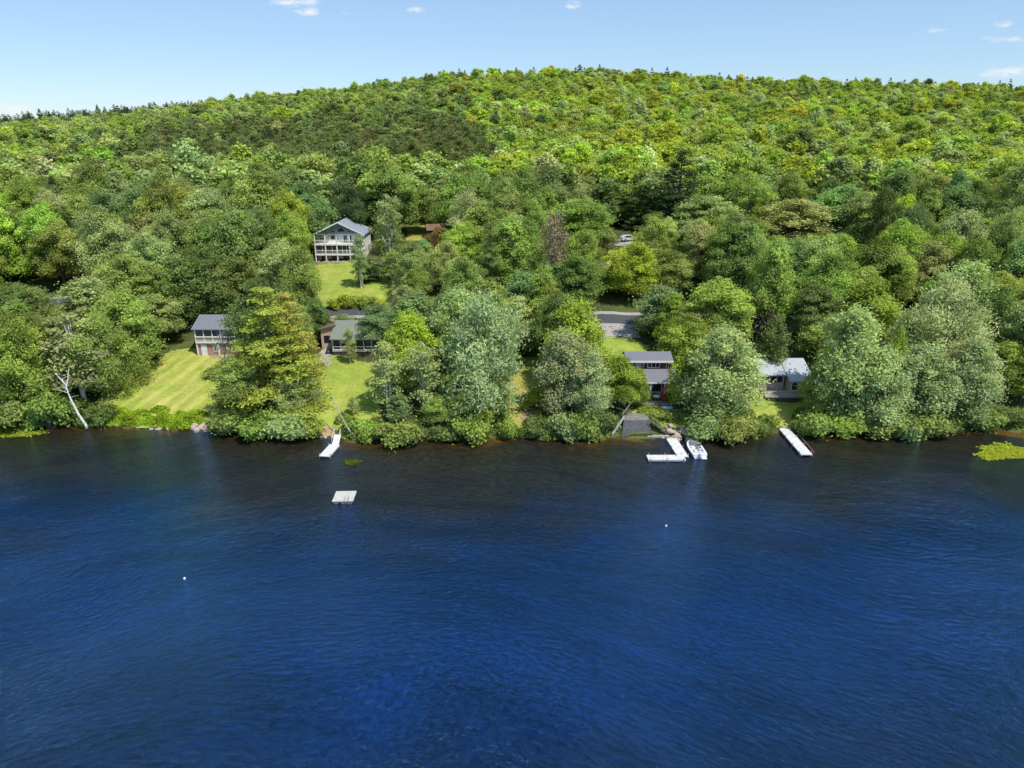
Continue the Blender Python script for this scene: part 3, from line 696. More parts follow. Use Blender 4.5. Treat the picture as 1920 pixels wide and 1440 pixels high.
so = st.build('retaining_wall', M['stone'], None, .05); so.location = (x, y, z); tag(so, 'low rough pinkish stone wall along the foot of the white house', 'wall')
clear(588, 416, 668, 580, y); clear(668, 420, 694, 482, y - 6); clear(668, 505, 728, 572, 150)

# ---- red cottage with porch (centre right)
x, y, z = ground_at(1238, 742)
hs = empty('red_cottage', (x, y, z), 0, 'dark red cottage with grey shingled roofs, dormer windows and a front porch', 'cottage')
x0, x1 = -5.0, 2.3
MB().box(x0, x1, 1.0, 8.0, -1.5, 2.3).build('wall', M['red_siding'], hs)
MB().prism([(x0 - .4, .2, 2.0), (x1 + .5, .2, 2.0), (x1 + .5, 3.6, 3.35), (x0 - .4, 3.6, 3.35)], (0, 0, .14)).build('porch_roof', M['roof_grey'], hs)
MB().box(x0 - .4, x1 + .5, .12, .2, 1.95, 2.16).build('gutter', M['white_paint'], hs)
MB().box(x0 + .2, x1 - .3, 3.3, 7.4, 2.3, 4.65).build('dormer_wall', M['red_siding'], hs)
MB().prism([(x0 - .2, 2.9, 4.66), (x1 + .1, 2.9, 4.66), (x1 + .1, 5.6, 5.45), (x0 - .2, 5.6, 5.45)], (0, 0, .15)).build('roof', M['roof_grey'], hs)
MB().prism([(x0 - .2, 8.2, 4.3), (x1 + .1, 8.2, 4.3), (x1 + .1, 5.6, 5.45), (x0 - .2, 5.6, 5.45)][::-1], (0, 0, .15)).build('rear_roof', M['roof_grey'], hs)
MB().box(x0 - .2, x1 + .1, 2.80, 2.89, 4.55, 4.84).build('fascia', M['white_paint'], hs)
for a_ in (-3.6, -2.9): window(hs, a_, a_ + .6, 3.7, 4.4, 3.3, .07)
window(hs, -1.7, .3, 3.55, 4.5, 3.3, .09, 2); window(hs, 1.3, 1.7, 3.5, 4.5, 3.3, .07)
window(hs, -1.3, .4, .2, 1.85, 1.0, .12, 0); window(hs, .9, 1.9, .2, 1.85, 1.0, .12, 1); window(hs, -4.2, -2.2, .4, 1.85, 1.0, .12, 1)
posts(hs, [(xx - .08, xx + .08, .3, .46, -.3, 1.98) for xx in (x0 + .1, -1.55, .65, x1 + .1)])
dk = MB().box(-3.6, x1 + 1.0, -2.6, .96, -.5, -.3).build('deck', M['deck_wood'], hs)
MB().box(-3.5, x1 + .9, -2.5, -2.4, -1.9, -.52).build('lattice', M['brown_wood'], dk)
rail(dk, [(-3.5, .6), (-3.5, -2.5), (x1 + .9, -2.5), (x1 + .9, .6)], -.3, .9, 'dark_wood', .35)
HX, HY, HZ = x, y, z - .3
clear(1205, 664, 1264, 775, y - 2.6); clear(1136, 586, 1196, 664, 150)
# things on its deck
t = empty('patio_table', (HX - .9, HY - 1.3, HZ), 0, 'round pale patio table on the deck of the red cottage', 'table')
MB().tube([(0, 0, .70), (0, 0, .74)], .55, 20).build('tabletop', M['white_paint'], t)
for k in range(3): MB().tube([(.1 * math.cos(k * 2.09), .1 * math.sin(k * 2.09), .7), (.4 * math.cos(k * 2.09), .4 * math.sin(k * 2.09), 0)], .025, 6).build('leg', M['metal'], t)
u = empty('parasol', (HX + .95, HY - .9, HZ), 0, 'red parasol standing open on the cottage deck', 'parasol')
MB().tube([(0, 0, 0), (0, 0, 2.1)], .03, 6).build('pole', M['metal'], u); MB().tube([(0, 0, 0), (0, 0, .08)], .25, 12).build('base', M['black'], u)
cn = MB(); cn.v = [(0, 0, 2.05)] + [(1.0 * math.cos(k * math.pi / 4), 1.0 * math.sin(k * math.pi / 4), 1.62) for k in range(8)] + [(1.0 * math.cos(k * math.pi / 4), 1.0 * math.sin(k * math.pi / 4), 1.5) for k in range(8)]
cn.f = [[0, 1 + k, 1 + (k + 1) % 8] for k in range(8)] + [[1 + k, 9 + k, 9 + (k + 1) % 8, 1 + (k + 1) % 8] for k in range(8)]
cn.build('canopy', M['red_cloth'], u)
def lounge(xx, yy, rz, lab):
    c = empty('deck_chair', (xx, yy, HZ), rz, lab, 'chair', 'red chairs on the cottage deck')
    MB().box(-.3, .3, -.3, .3, .38, .44).build('seat', M['red_cloth'], c)
    MB().prism([(-.3, .26, .44), (.3, .26, .44), (.3, .5, 1.05), (-.3, .5, 1.05)], (0, .05, 0)).build('backrest', M['red_cloth'], c)
    for sx in (-.27, .27):
        for sy in (-.27, .27): MB().box(sx - .025, sx + .025, sy - .025, sy + .025, 0, .378).build('leg', M['brown_wood'], c)
        MB().box(sx - .05, sx + .05, -.3, .3, .6, .64).build('armrest', M['red_cloth'], c)
lounge(HX + .3, HY - 1.9, .4, 'red deck chair at the front rail beside the red parasol'); lounge(HX + 2.3, HY - 1.5, -.5, 'red deck chair at the right end of the cottage deck')
def canoe(name, xx, yy, rz, ln, wd, ht, m, lab, cat, zoff=0):
    v, f = [], []; n = 14; k = 9
    for i in range(n + 1):
        t = -1 + 2 * i / n; w = wd / 2 * (1 - abs(t) ** 2.4) + .01; hh = ht * (1 - .35 * t * t)
        for j in range(k):
            an = math.pi * j / (k - 1); v.append((t * ln / 2, w * math.cos(an), hh * math.sin(an) ** .8))
    for i in range(n):
        for j in range(k - 1): a0 = i * k + j; f.append([a0, a0 + k, a0 + k + 1, a0 + 1])
    mb = MB(); mb.v, mb.f = v, f; o = empty(name, (xx, yy, h(xx, yy) + zoff), rz, lab, cat)
    mb.build('hull', M[m], o, smooth=True)
    MB().tube([(t * ln / 2, 0, ht * (1 - .35 * t * t) + .01) for t in np.linspace(-.97, .97, 12)], .025, 5).build('keel', M['white_paint' if m != 'pale_green' else 'teal'], o)
    g_ = MB()
    for sg in (-1, 1): g_.tube([(t * ln / 2, sg * (wd / 2 * (1 - abs(t) ** 2.4) + .02), .03) for t in np.linspace(-.99, .99, 14)], .03, 4)
    g_.build('gunwale', M['dark_wood'], o); return o
cx, cy, _ = ground_at(1245, 768); canoe('canoe', cx, cy, .05, 3.6, .85, .45, 'pale_green', 'pale green canoe lying upside down in front of the red cottage deck', 'canoe', .1)
cx, cy, _ = ground_at(1262, 766); canoe('rowboat', cx, cy, .02, 3.4, 1.3, .6, 'navy', 'dark blue upturned rowboat on the grass right of the pale canoe', 'boat', .1)
clear(1230, 755, 1280, 778, 97)

# ---- white roofed cottage (right)
x, y, z = ground_at(1468, 744)
hs = empty('white_roofed_cottage', (x, y, z), 0, 'beige cottage with white metal roof, side gable and a railed deck over the lawn', 'cottage')
MB().box(-3.3, .6, 1.9, 7.6, -1.2, 3.2).build('wall', M['beige_siding'], hs)
gable_x(hs, -3.3, 4.2, 1.5, 7.8, 3.22, 1.3, 'roof_white', .35, ridge=5.2)
MB().prism([(.9, .0, -1.2), (.9, 7.6, -1.2), (.9, 7.6, 3.2), (.9, 5.2, 4.45), (.9, .0, 2.75)], (3.3, 0, 0)).build('side_wing', M['beige_siding'], hs)
MB().prism([(.6, -.6, 2.62), (.6, 5.2, 4.62), (.6, 5.2, 4.78), (.6, -.6, 2.78)], (4.0, 0, 0)).build('wing_roof', M['roof_white'], hs)
for a_ in (-2.5, -1.5, -.5): window(hs, a_, a_ + .8, 1.75, 2.75, 1.9, .08, 0, frame='dark_wood')
window(hs, 1.1, 2.2, 1.0, 2.5, .0, .1, 0); window(hs, 2.5, 4.0, .75, 2.5, .0, .1, 1)
dk = MB().box(-3.4, 4.3, -1.9, -.02, .55, .72).build('deck', M['deck_wood'], hs); MB().box(-3.4, .88, .0, 1.88, .55, .72).build('rear_deck', M['deck_wood'], hs)
MB().box(-3.3, 4.2, -1.8, -1.72, -1.0, .53).build('skirt', M['dark_wood'], dk)
rail(dk, [(-3.3, 1.5), (-3.3, -1.8), (4.2, -1.8), (4.2, -.1)], .72, .85, 'deck_wood', .3)
clear(1430, 672, 1506, 744, y - 1.5); clear(1436, 742, 1482, 800, y - 1)

# ---- two roofs among the trees at the far left
x, y, z = ground_at(62, 650)
hs = empty('blue_roofed_cottage', (x, y, z), 0, 'cottage with pale blue roof half hidden by trees at the far left', 'cottage')
MB().box(-4, 4, 0, 6, -1.5, 3.0).build('wall', M['white_siding'], hs); gable_x(hs, -4, 4, 0, 6, 3.02, 1.7, 'roof_blue', .4)
MB().prism([(-4, .1, 3.0), (-4, 5.9, 3.0), (-4, 3, 4.6)], (8, 0, 0)).build('gable_wall', M['white_siding'], hs)
window(hs, -2.8, -1.6, .9, 2.3, 0, .09, 1); window(hs, 1.4, 2.8, .9, 2.3, 0, .09, 1); MB().box(-.5, .5, -.05, -.003, 0, 2.1).build('door', M['brown_wood'], hs)
clear(46, 588, 74, 612, y)
x, y, z = ground_at(52, 606)
hs = empty('brown_roofed_shed', (x, y, z), 0, 'tan shed with brown roof in the trees above the blue roofed cottage', 'shed')
MB().box(-3, 3, 0, 4, -1.5, 2.6).build('wall', M['tan_siding'], hs); gable_x(hs, -3, 3, 0, 4, 2.62, 1.1, 'roof_brown', .3)
MB().box(-.9, .9, -.05, -.003, 0, 2.1).build('door', M['brown_wood'], hs)
x, y, z = ground_at(818, 447)
hs = empty('brown_shed', (x, y, z), .2, 'small dark brown shed behind the rust coloured tree', 'shed')
MB().box(-2.2, 2.2, 0, 3.4, -1, 2.2).build('wall', M['dark_wood'], hs); gable_x(hs, -2.2, 2.2, 0, 3.4, 2.22, 1.2, 'roof_brown', .3)
MB().box(-.6, .6, -.05, -.003, 0, 1.9).build('door', M['dark_wood'], hs)
clear(770, 428, 812, 450, y)
clear(1245, 292, 1318, 405, 186); clear(1015, 415, 1065, 475, 138); clear(1440, 380, 1560, 440, 172); clear(1155, 460, 1235, 550, 140); clear(680, 370, 740, 500, 150); clear(1035, 385, 1130, 430, 168)

# ---- car under the trees
x, y, z = ground_at(1178, 453)
cr_ = empty('parked_car', (x, y, z + .1), R(200), 'silver white car parked under trees beside the upper gravel drive', 'car')
prof = [(-2.2, .35), (-2.25, .75), (-2.1, .98), (-1.2, 1.05), (-.6, 1.55), (1.3, 1.58), (2.1, 1.05), (2.2, .7), (2.15, .35)]
MB().prism([(a_, -.85, b_) for a_, b_ in prof], (0, 1.7, 0)).build('body', M['car_paint'], cr_, .06)
MB().prism([(-1.16, -.72, 1.08), (-.6, -.72, 1.50), (-.64, -.72, 1.54), (-1.22, -.72, 1.10)], (0, 1.44, 0)).build('windscreen', M['glass'], cr_)
for sy in (-.862, .850): MB().prism([(-.95, sy, 1.08), (-.55, sy, 1.46), (1.2, sy, 1.48), (1.7, sy, 1.08)], (0, .012, 0)).build('side_window', M['glass'], cr_)
for wx_ in (-1.35, 1.35):
    for sy in (-.8, .8):
        w_ = MB().tube([(wx_, sy - .1, .34), (wx_, sy + .1, .34)], .34, 16).build('wheel', M['black'], cr_); MB().tube([(wx_, sy - .115, .34), (wx_, sy + .115, .34)], .19, 12).build('rim', M['metal'], w_)
for sy in (-.6, .6): MB().box(-2.28, -2.2, sy - .18, sy + .18, .7, .85).build('headlight', M['glass'], cr_)
clear(1168, 432, 1190, 452, y)

# ------------------------------------------------------------------ docks, boat, raft
def plank_run(mb, p0, p1, w, z, th=.12, pl=.20, gap=.02):
    p0, p1 = Vector((*p0, 0)), Vector((*p1, 0)); d = (p1 - p0); L_ = d.length; d.normalize(); s = Vector((-d.y, d.x, 0)); t = 0
    while t < L_:
        a_ = p0 + d * t; b_ = p0 + d * min(L_, t + pl - gap)
        mb.prism([(*(a_ - s * w / 2).xy, z - th), (*(b_ - s * w / 2).xy, z - th), (*(b_ + s * w / 2).xy, z - th), (*(a_ + s * w / 2).xy, z - th)], (0, 0, th)); t += pl
def dock(name, segs, w, z, lab, m='dock', legs=True, g=None):
    root = empty(name, (*segs[0][0], 0), 0, lab, 'dock', g); ox, oy = segs[0][0]
    for si, (a_, b_) in enumerate(segs):
        z = z - .03 * si; a_ = (a_[0] - ox, a_[1] - oy); b_ = (b_[0] - ox, b_[1] - oy)
        mb = MB(); plank_run(mb, a_, b_, w, z); mb.build('deck', M[m], root)
        d = Vector((b_[0] - a_[0], b_[1] - a_[1])); L_ = d.length; d.normalize(); s = Vector((-d.y, d.x)); fr_ = MB(); ps = MB()
        for sg in (-1, 1):
            q0 = Vector(a_) + s * (w / 2 - .04) * sg; q1 = Vector(b_) + s * (w / 2 - .04) * sg
            fr_.prism([(*(q0 - s * .04), z - .32), (*(q1 - s * .04), z - .32), (*(q1 + s * .04), z - .32), (*(q0 + s * .04), z - .32)], (0, 0, .195))
            n = max(1, int(L_ / 2.4))
            for i in range(n + 1):
                q = q0.lerp(q1, .06 + .88 * i / n) + s * .09 * sg
                if legs: MB().tube([(*q, -1.6), (*q, z + .28)], .05, 8).build('post', M['metal'], root)
        fr_.build('frame', M['metal' if m == 'dock' else 'dark_wood'], root)
    return root
A0, A1 = on_z(1259, 822, .5), on_z(1281, 856, .5)
B0 = on_z(1214, 857, .5); B1 = on_z(1284, 857, .5)
dock('l_shaped_dock', [(A0, A1), (B0, B1)], 1.5, .5, 'white L shaped dock reaching out from the rocky bank beside the white boat')
dock('straight_dock', [(on_z(1469, 802, .5), on_z(1513, 852, .5))], 1.55, .5, 'long straight white dock running out from the lawn of the white roofed cottage')
q0 = on_z(1490, 806, .15); q1 = on_z(1527, 849, .15)
bt = MB(); bt.tube([(*q0, .12), (*q1, .12)], .10, 8); bo = bt.build('floating_beam', M['brown_wood']); tag(bo, 'brown timber beam floating along the right side of the straight dock', 'beam')
dock('small_dock', [(on_z(628, 833, .5), on_z(608, 855, .5))], 1.5, .5, 'short white dock at the middle lawn with a narrow gangway to the bank')
g0 = on_z(633, 814, 1.1); g1 = on_z(629, 834, .55)
gw = MB(); gw.prism([(g0[0] - .45, g0[1], .95), (g0[0] + .45, g0[1], .95), (g1[0] + .45, g1[1], .52), (g1[0] - .45, g1[1], .52)], (0, 0, .08))
for sg in (-.45, .45): gw.tube([(g0[0] + sg, g0[1], 1.9), (g1[0] + sg, g1[1], 1.45)], .03, 5); gw.tube([(g0[0] + sg, g0[1], 1.0), (g0[0] + sg, g0[1], 1.9)], .03, 5); gw.tube([(g1[0] + sg, g1[1], .55), (g1[0] + sg, g1[1], 1.45)], .03, 5)
tag(gw.build('gangway', M['white_paint']), 'narrow white gangway with handrails leading down to the short dock', 'gangway')
# swim raft
rx0, ry0 = on_z(646, 930, .4)
rt = empty('swim_raft', (rx0, ry0, 0), R(2), 'pale square swim raft floating alone off the middle lawn', 'raft')
rt.scale = (.86, .86, .9)
mb = MB(); plank_run(mb, (-1.45, 0), (1.45, 0), 2.9, .45); mb.build('deck', M['raft'], rt)
mb = MB(); [mb.box(-1.45, 1.45, yy - .05, yy + .05, .15, .325) for yy in (-1.38, 0, 1.38)]; mb.build('frame', M['dark_wood'], rt)
for sx in (-1, 0, 1): MB().tube([(sx * .95, -1.35, .02), (sx * .95, 1.35, .02)], .26, 12).build('float', M['white_paint'], rt)
ld = MB()
for sx in (.35, .8): ld.tube([(sx, -1.5, -.5), (sx, -1.55, .5), (sx, -1.5, .95), (sx, -1.1, .95), (sx, -1.0, .46)], .03, 6)
for zz in (-.2, .05, .3): ld.tube([(.35, -1.53, zz), (.8, -1.53, zz)], .025, 5)
ld.build('ladder', M['metal'], rt)
# boat
bx, by = on_z(1303, 841, .4); dv = Vector(A1) - Vector(A0); rz = math.atan2(dv.y, dv.x) + math.pi
bt = empty('motor_boat', (bx, by, 0), rz, 'white open motor boat with grey seats moored at the L shaped dock', 'boat')
bt.scale = (.80, .88, .85)
n, k = 20, 4; LB, WB = 6.0, 2.35
def outline(s, inset=0):   # half-beam at s in 0..1 (stern..bow)
    return max(.03, (WB / 2 - inset) * (1 - max(0, (s - .45) / .55) ** 2.6)) * (.93 + .07 * min(1, s * 6))
hb = MB(); rows = []
for i in range(n + 1):
    s = i / n; xx = -LB / 2 + LB * s; w = outline(s)
    rows.append([(xx, -w, .75 + .15 * s), (xx, -w * .93, .30), (xx, -w * .6, -.12), (xx, 0, -.28 + .2 * s ** 4), (xx, w * .6, -.12), (xx, w * .93, .30), (xx, w, .75 + .15 * s)])
for r_ in rows: hb.v += r_
for i in range(n):
    for j in range(6): a0 = i * 7 + j; hb.f.append([a0, a0 + 7, a0 + 8, a0 + 1])
hb.f.append(list(range(7))); hb.build('hull', M['gel'], bt, smooth=False)
dk_ = MB(); v0 = 0      # gunwale deck ring plus sole
for i in range(n + 1):
    s = i / n; xx = -LB / 2 + LB * s; w = outline(s); wi = max(.01, outline(s, .28) if .05 < s < .93 else .01); zt = .76 + .15 * s
    dk_.v += [(xx, -w, zt), (xx, -wi, zt + .03), (xx, -wi, .32), (xx, wi, .32), (xx, wi, zt + .03), (xx, w, zt)]
for i in range(n):
    for j in range(5): a0 = i * 6 + j; dk_.f.append([a0, a0 + 6, a0 + 7, a0 + 1])
dk_.build('cockpit', M['gel'], bt)
for (sx, sy, wx_, wy_) in ((-2.0, 0, .5, 1.5), (-.9, .5, .55, .5), (-.9, -.5, .55, .5), (.9, .6, 1.3, .35), (.9, -.6, 1.3, .35)):
    c_ = MB().box(sx - wx_ / 2, sx + wx_ / 2, sy - wy_ / 2, sy + wy_ / 2, .33, .62).build('seat', M['vinyl'], bt, .03)
    MB().box(sx - wx_ / 2, sx - wx_ / 2 + .12, sy - wy_ / 2 + .02, sy + wy_ / 2 - .02, .622, .95).build('backrest', M['gel'], c_, .03)
MB().prism([(-.15, -.75, .34), (.15, -.75, .34), (.05, -.75, .98), (-.15, -.75, .98)], (0, .5, 0)).build('console', M['vinyl'], bt)
MB().prism([(0.05, -.95, .95), (.12, -.95, .95), (-.08, -.95, 1.35), (-.12, -.95, 1.35)], (0, 1.9, 0)).build('windscreen', M['glass'], bt)
mt = MB().box(-3.5, -3.02, -.2, .2, .45, 1.1).build('outboard_motor', M['gel'], bt, .08); MB().box(-3.35, -3.1, -.06, .06, -.7, .44).build('lower_unit', M['vinyl'], mt)
MB().box(-3.45, -2.98, -1.0, -.25, .1, .2).build('swim_platform', M['gel'], bt)
# buoys
for i, (a_, b_) in enumerate(((346, 1086), (1249, 987))):
    u = on_z(a_, b_, 0); bo = MB(); pr = [(.015, .15), (.09, .10), (.125, .015), (.1, -.08), (.02, -.14)]
    bo.tube([(0, 0, q[1]) for q in pr], [q[0] for q in pr], 14)
    o = bo.build('buoy', M['gel'], smooth=True); o.location = (*u, .08); tag(o, ('small white buoy alone in the blue water left of the raft', 'small white buoy floating below the L shaped dock')[i], 'buoy', 'white buoys on the lake')
# weathered timber landing
x, y = on_z(1198, 819, 0); z = 0
tl = empty('timber_landing', (x, y, 0), 0, 'weathered grey timber landing with plank front and stairs at the water edge', 'landing')
MB().box(-2.2, 1.6, .9, 3.6, 2.15, 2.3).build('platform', M['weathered'], tl)
MB().prism([(-2.6, -.1, -.6), (1.9, -.1, -.6), (1.6, .88, 2.2), (-2.2, .88, 2.2)], (0, .12, 0)).build('plank_front', M['grey_wood'], tl)
MB().prism([(-2.62, -.05, -.6), (-2.22, .9, 2.2), (-2.22, 3.5, 2.2), (-2.62, 3.5, -.6)], (.08, 0, 0)).build('side_boards', M['dark_wood'], tl)
MB().box(-2.7, 2.0, -.32, -.18, .55, .7).build('cross_beam', M['grey_wood'], tl)
sr = MB()
for i in range(10): sr.box(1.75 + i * .24, 2.02 + i * .24, .3, 1.3, 2.05 - i * .19, 2.12 - i * .19)
so = sr.build('stairs', M['grey_wood'], tl)
hr = MB()
for yy in (.25, 1.35):
    hr.tube([(1.7, yy, 3.0), (4.1, yy, 1.15)], .04, 5)
    for i in range(4): hr.tube([(1.75 + i * .75, yy, 2.05 - i * .58), (1.75 + i * .75, yy, 2.95 - i * .58)], .035, 5)
hr.build('handrail', M['grey_wood'], so)
lr_ = MB()
for yy in (.5, 1.0): lr_.tube([(-2.2, yy, 2.9), (-3.9, yy - .6, .4)], .045, 5)
for i in range(8): lr_.tube([(-2.4 - i * .2, .45 - i * .07, 2.55 - i * .3), (-2.4 - i * .2, 1.0 - i * .07, 2.55 - i * .3)], .03, 4)
lr_.build('ladder', M['white_paint'], tl)
MB().box(1.2, 4.3, -.45, .0, .05, .3).build('footing', M['grey_stone'], tl)
clear(1160, 786, 1246, 822, 93)

# rocks
def rock(name, xx, yy, r_, m, lab, zz=None, seed=0, flat=.6, g=None, cat='rock'):
    rg = np.random.default_rng(seed); import bmesh
    bm = bmesh.new(); bmesh.ops.create_icosphere(bm, subdivisions=2, radius=1)
    ph = rg.uniform(0, 6, 9)
    for v in bm.verts:
        p = v.co; kk = 1 + .16 * math.sin(p.x * 2.6 + ph[0]) + .15 * math.sin(p.y * 2.9 + ph[1]) + .13 * math.sin(p.z * 3.5 + ph[2]) + rg.normal(0, .05)
        v.co = Vector((p.x * kk, p.y * kk * .85, p.z * kk * flat)) * r_
    me = bpy.data.meshes.new(name); bm.to_mesh(me); bm.free(); me.materials.append(M[m])
    o = bpy.data.objects.new(name, me); COL.objects.link(o); o.location = (xx, yy, (h(xx, yy) if zz is None else zz)); o.rotation_euler = (0, 0, rg.uniform(0, 6)); tag(o, lab, cat, g); return o
rr_ = random.Random(3)
for i in range(14):
    a_, b_ = rr_.uniform(362, 394), rr_.uniform(784, 805); q = on_z(a_, b_, .3 if b_ > 795 else .9)
    rock('boulder', q[0], q[1], rr_.uniform(.35, .75), 'stone', 'pinkish grey boulder in the rock pile at the corner of the striped lawn', max(.1, h(*q)), i, .7, 'boulders in the rock pile by the striped lawn')
for i in range(26):
    a_ = rr_.uniform(1240, 1298); b_ = rr_.uniform(803, 822); q = on_z(a_, b_, .5)
    rock('boulder', q[0], q[1], rr_.uniform(.3, .65), 'stone', 'reddish boulder on the stony bank at the foot of the L shaped dock', max(.05, h(*q)), 40 + i, .65, 'boulders on the bank by the L shaped dock')
for i in range(16):
    a_ = rr_.uniform(600, 640) if i < 7 else rr_.uniform(268, 352); b_ = 820 if i < 7 else 805; q = on_z(a_, b_, 0)
    sx = ('flat pale stone at the water edge beside the gangway', 'stones beside the gangway') if i < 7 else ('flat tan stone in the water edge under the striped lawn', 'stones edging the striped lawn')
    rock('stone', q[0], q[1], rr_.uniform(.2, .45), 'stone', sx[0], .05, 80 + i, .5, sx[1])
q = ground_at(582, 703); rock('boulder', q[0], q[1], .9, 'stone', 'big pale boulder lying in the grass right of the tall pine', q[2] + .1, 99)
q = ground_at(985, 757); rock('boulder', q[0], q[1], .6, 'stone', 'pink boulder on the dry grass strip between the tree groups', q[2] + .1, 98)
clear(1242, 800, 1298, 826, 92)
q = ground_at(449, 738); canoe('kayak', q[0], q[1], .3, 3.2, .75, .4, 'gel', 'white upturned kayak on the bank under the tall pine', 'kayak', .1)
q = ground_at(515, 770); canoe('rowboat', q[0], q[1], .5, 3.4, 1.3, .55, 'slate_blue', 'slate blue upturned rowboat in the shade of the tall pine', 'boat', .1)

# lily pads
def pads(name, cpix, rpx, rpy, n, col, lab, seed):
    rg = np.random.default_rng(seed); vs, fs, ts = [], [], []; 
    for i in range(n):
        rr = rg.uniform() ** .62 * (1 + .10 * rg.normal()); an = rg.uniform(0, 6.283)
        rr *= .85 + .15 * math.sin(an * 3 + seed) + .08 * math.sin(an * 7)
        cx, cy = on_z(cpix[0] + rpx * rr * math.cos(an), cpix[1] + rpy * rr * math.sin(an)); r_ = rg.uniform(.08, .17); b0 = len(vs); zz = rg.uniform(.012, .05)
        tl_ = rg.normal(0, .18, 2)
        for k in range(8):
            w = k * math.pi / 4; dx, dy = r_ * math.cos(w), r_ * math.sin(w); vs.append((cx + dx, cy + dy, zz + dx * tl_[0] + dy * tl_[1] + .02))
        fs.append(list(range(b0, b0 + 8))); ts.append((np.clip(rg.normal(1, .2), .5, 1.6), rg.uniform(0, .5)))
    o = bpy.data.objects.new(name, npmesh(name, np.array(vs), np.array(fs), [M['leaf']], np.array(ts))); COL.objects.link(o); o.color = (*col, 0); tag(o, lab, 'lily pads', kind='stuff')
pads('lily_pads', (1885, 848), 64, 16, 1900, (.38, .44, .04), 'yellow green bed of lily pads near the right edge of the lake', 1)
pads('lily_pads', (30, 811), 58, 10, 1150, (.30, .38, .04), 'green bed of lily pads at the left bank', 2)
pads('water_weed', (660, 867), 20, 6, 240, (.09, .12, .02), 'faint patch of water weed between the raft and the middle lawn', 3)

# ------------------------------------------------------------------ hand placed plants
def at_top(px, Y, top):         # world x, ground z, height for a tree at depth Y whose top shows at (px, top)
    x_, z_ = on_y(px, top, Y); return x_, z_ - h(x_, Y)
def T(kind, name, px, Y, top, wpx, colk, lab, silver=0.0, cat='tree', group=None, tilt=(0, 0), rz=None):
    x_, Ht = at_top(px, Y, top); f_ = proj(x_, Y, h(x_, Y) + Ht * .6)[2]
    return plant(kind, name, x_, Y, max(1.0, Ht), wpx * f_ / F / 2, vary(C_[colk], .04) if isinstance(colk, str) else colk, silver, lab, cat, group, rz, None, tilt)
S = 'broadleaf_tree'
T('maple1', S, 18, 99, 590, 110, 'bright', 'bright green broadleaf tree above the lily pads at the left frame edge', .1)
T('maple3', S, -40, 100, 560, 110, 'mid', 'mid green broadleaf tree cut by the left edge of the picture', .1)
T('aspen1', 'birch_tree', 120, 102, 582, 130, 'grey', 'grey green birch with a sparse feathery crown above the leaning white trunk', .3)
T('willow0', S, 178, 104, 590, 115, 'mid', 'spreading grey green tree right of the leaning white trunk', .2)
T('maple0', S, 222, 112, 540, 125, 'mid', 'wide mid green tree left of the striped lawn', .1)
T('maple2', S, 288, 121, 552, 105, 'grey', 'round grey green tree overhanging the upper left corner of the striped lawn', .1)
T('maple3', S, 150, 112, 520, 150, 'grey', 'tall pale green tree behind the leaning white trunk', .1)
T('maple1', S, 90, 106, 575, 100, 'mid', 'mid green tree just right of the pale blue roof', .2)
T('bush1', 'shoreline_shrub', 182, 97, 758, 46, 'deep', 'dark green shrub at the left end of the lawn hedge', 0, 'shrub')
T('bush0', 'shoreline_shrub', 80, 96, 740, 90, 'mid', 'leafy green shrub under the birch at the left bank', 0, 'shrub')
T('bush2', 'shoreline_shrub', 20, 96.5, 745, 90, 'mid', 'grey green shrub above the left lily pads', .1, 'shrub')
T('bush1', 'shoreline_shrub', 130, 100, 745, 60, 'deep', 'dark shrub behind the leaning white trunk', 0, 'shrub')
T('maple1', S, 385, 131, 470, 110, 'deep', 'dark green tree behind the left end of the brick cabin', 0)
T('maple3', S, 330, 128, 480, 100, 'deep', 'dark green tree up the slope left of the brick cabin', 0)
T('maple0', S, 440, 130, 480, 110, 'deep', 'dense dark tree behind the brick cabin', 0)
# the big pine group
T('wpine0', 'pine_tree', 492, 99.5, 540, 205, (.40, .46, .085), 'tall broad white pine, yellow green, towering between the two lawns', .0)
T('wpine1', 'pine_tree', 530, 103, 552, 120, (.50, .46, .12), 'yellowish pine crown at the right shoulder of the tallest shore pine', .0)
T('maple2', S, 440, 97.5, 665, 110, 'mid', 'low green tree at the left foot of the tall pine', .1)
T('maple1', S, 545, 98, 700, 90, 'grey', 'low grey green tree at the right foot of the tall pine', .1)
T('bush0', 'shoreline_shrub', 425, 94.5, 765, 80, 'mid', 'leafy green shrub right of the rock pile', 0, 'shrub')
T('bush1', 'shoreline_shrub', 480, 93, 776, 90, 'bright', 'bright green shrub at the water edge under the pine', 0, 'shrub')
T('bush2', 'shoreline_shrub', 540, 92.7, 772, 90, 'grey', 'grey green shrub at the water edge right of the pine trunk', .1, 'shrub')
T('bush0', 'shoreline_shrub', 583, 92.8, 790, 50, 'bright', 'low bright shrub left of the gangway', 0, 'shrub')
T('bush0', 'garden_shrub', 412, 110, 690, 60, 'bright', 'yellow green shrub below the deck of the brick cabin', 0, 'shrub')
T('maple1', S, 556, 128, 470, 74, 'mid', 'mid green tree left of the upper lawn', .1)
T('maple3', S, 590, 122, 560, 60, 'deep', 'slim dark tree at the left end of the green roofed house', 0)
T('maple0', S, 520, 130, 448, 96, 'grey', 'pale green round tree up the slope behind the tall pine', .2)
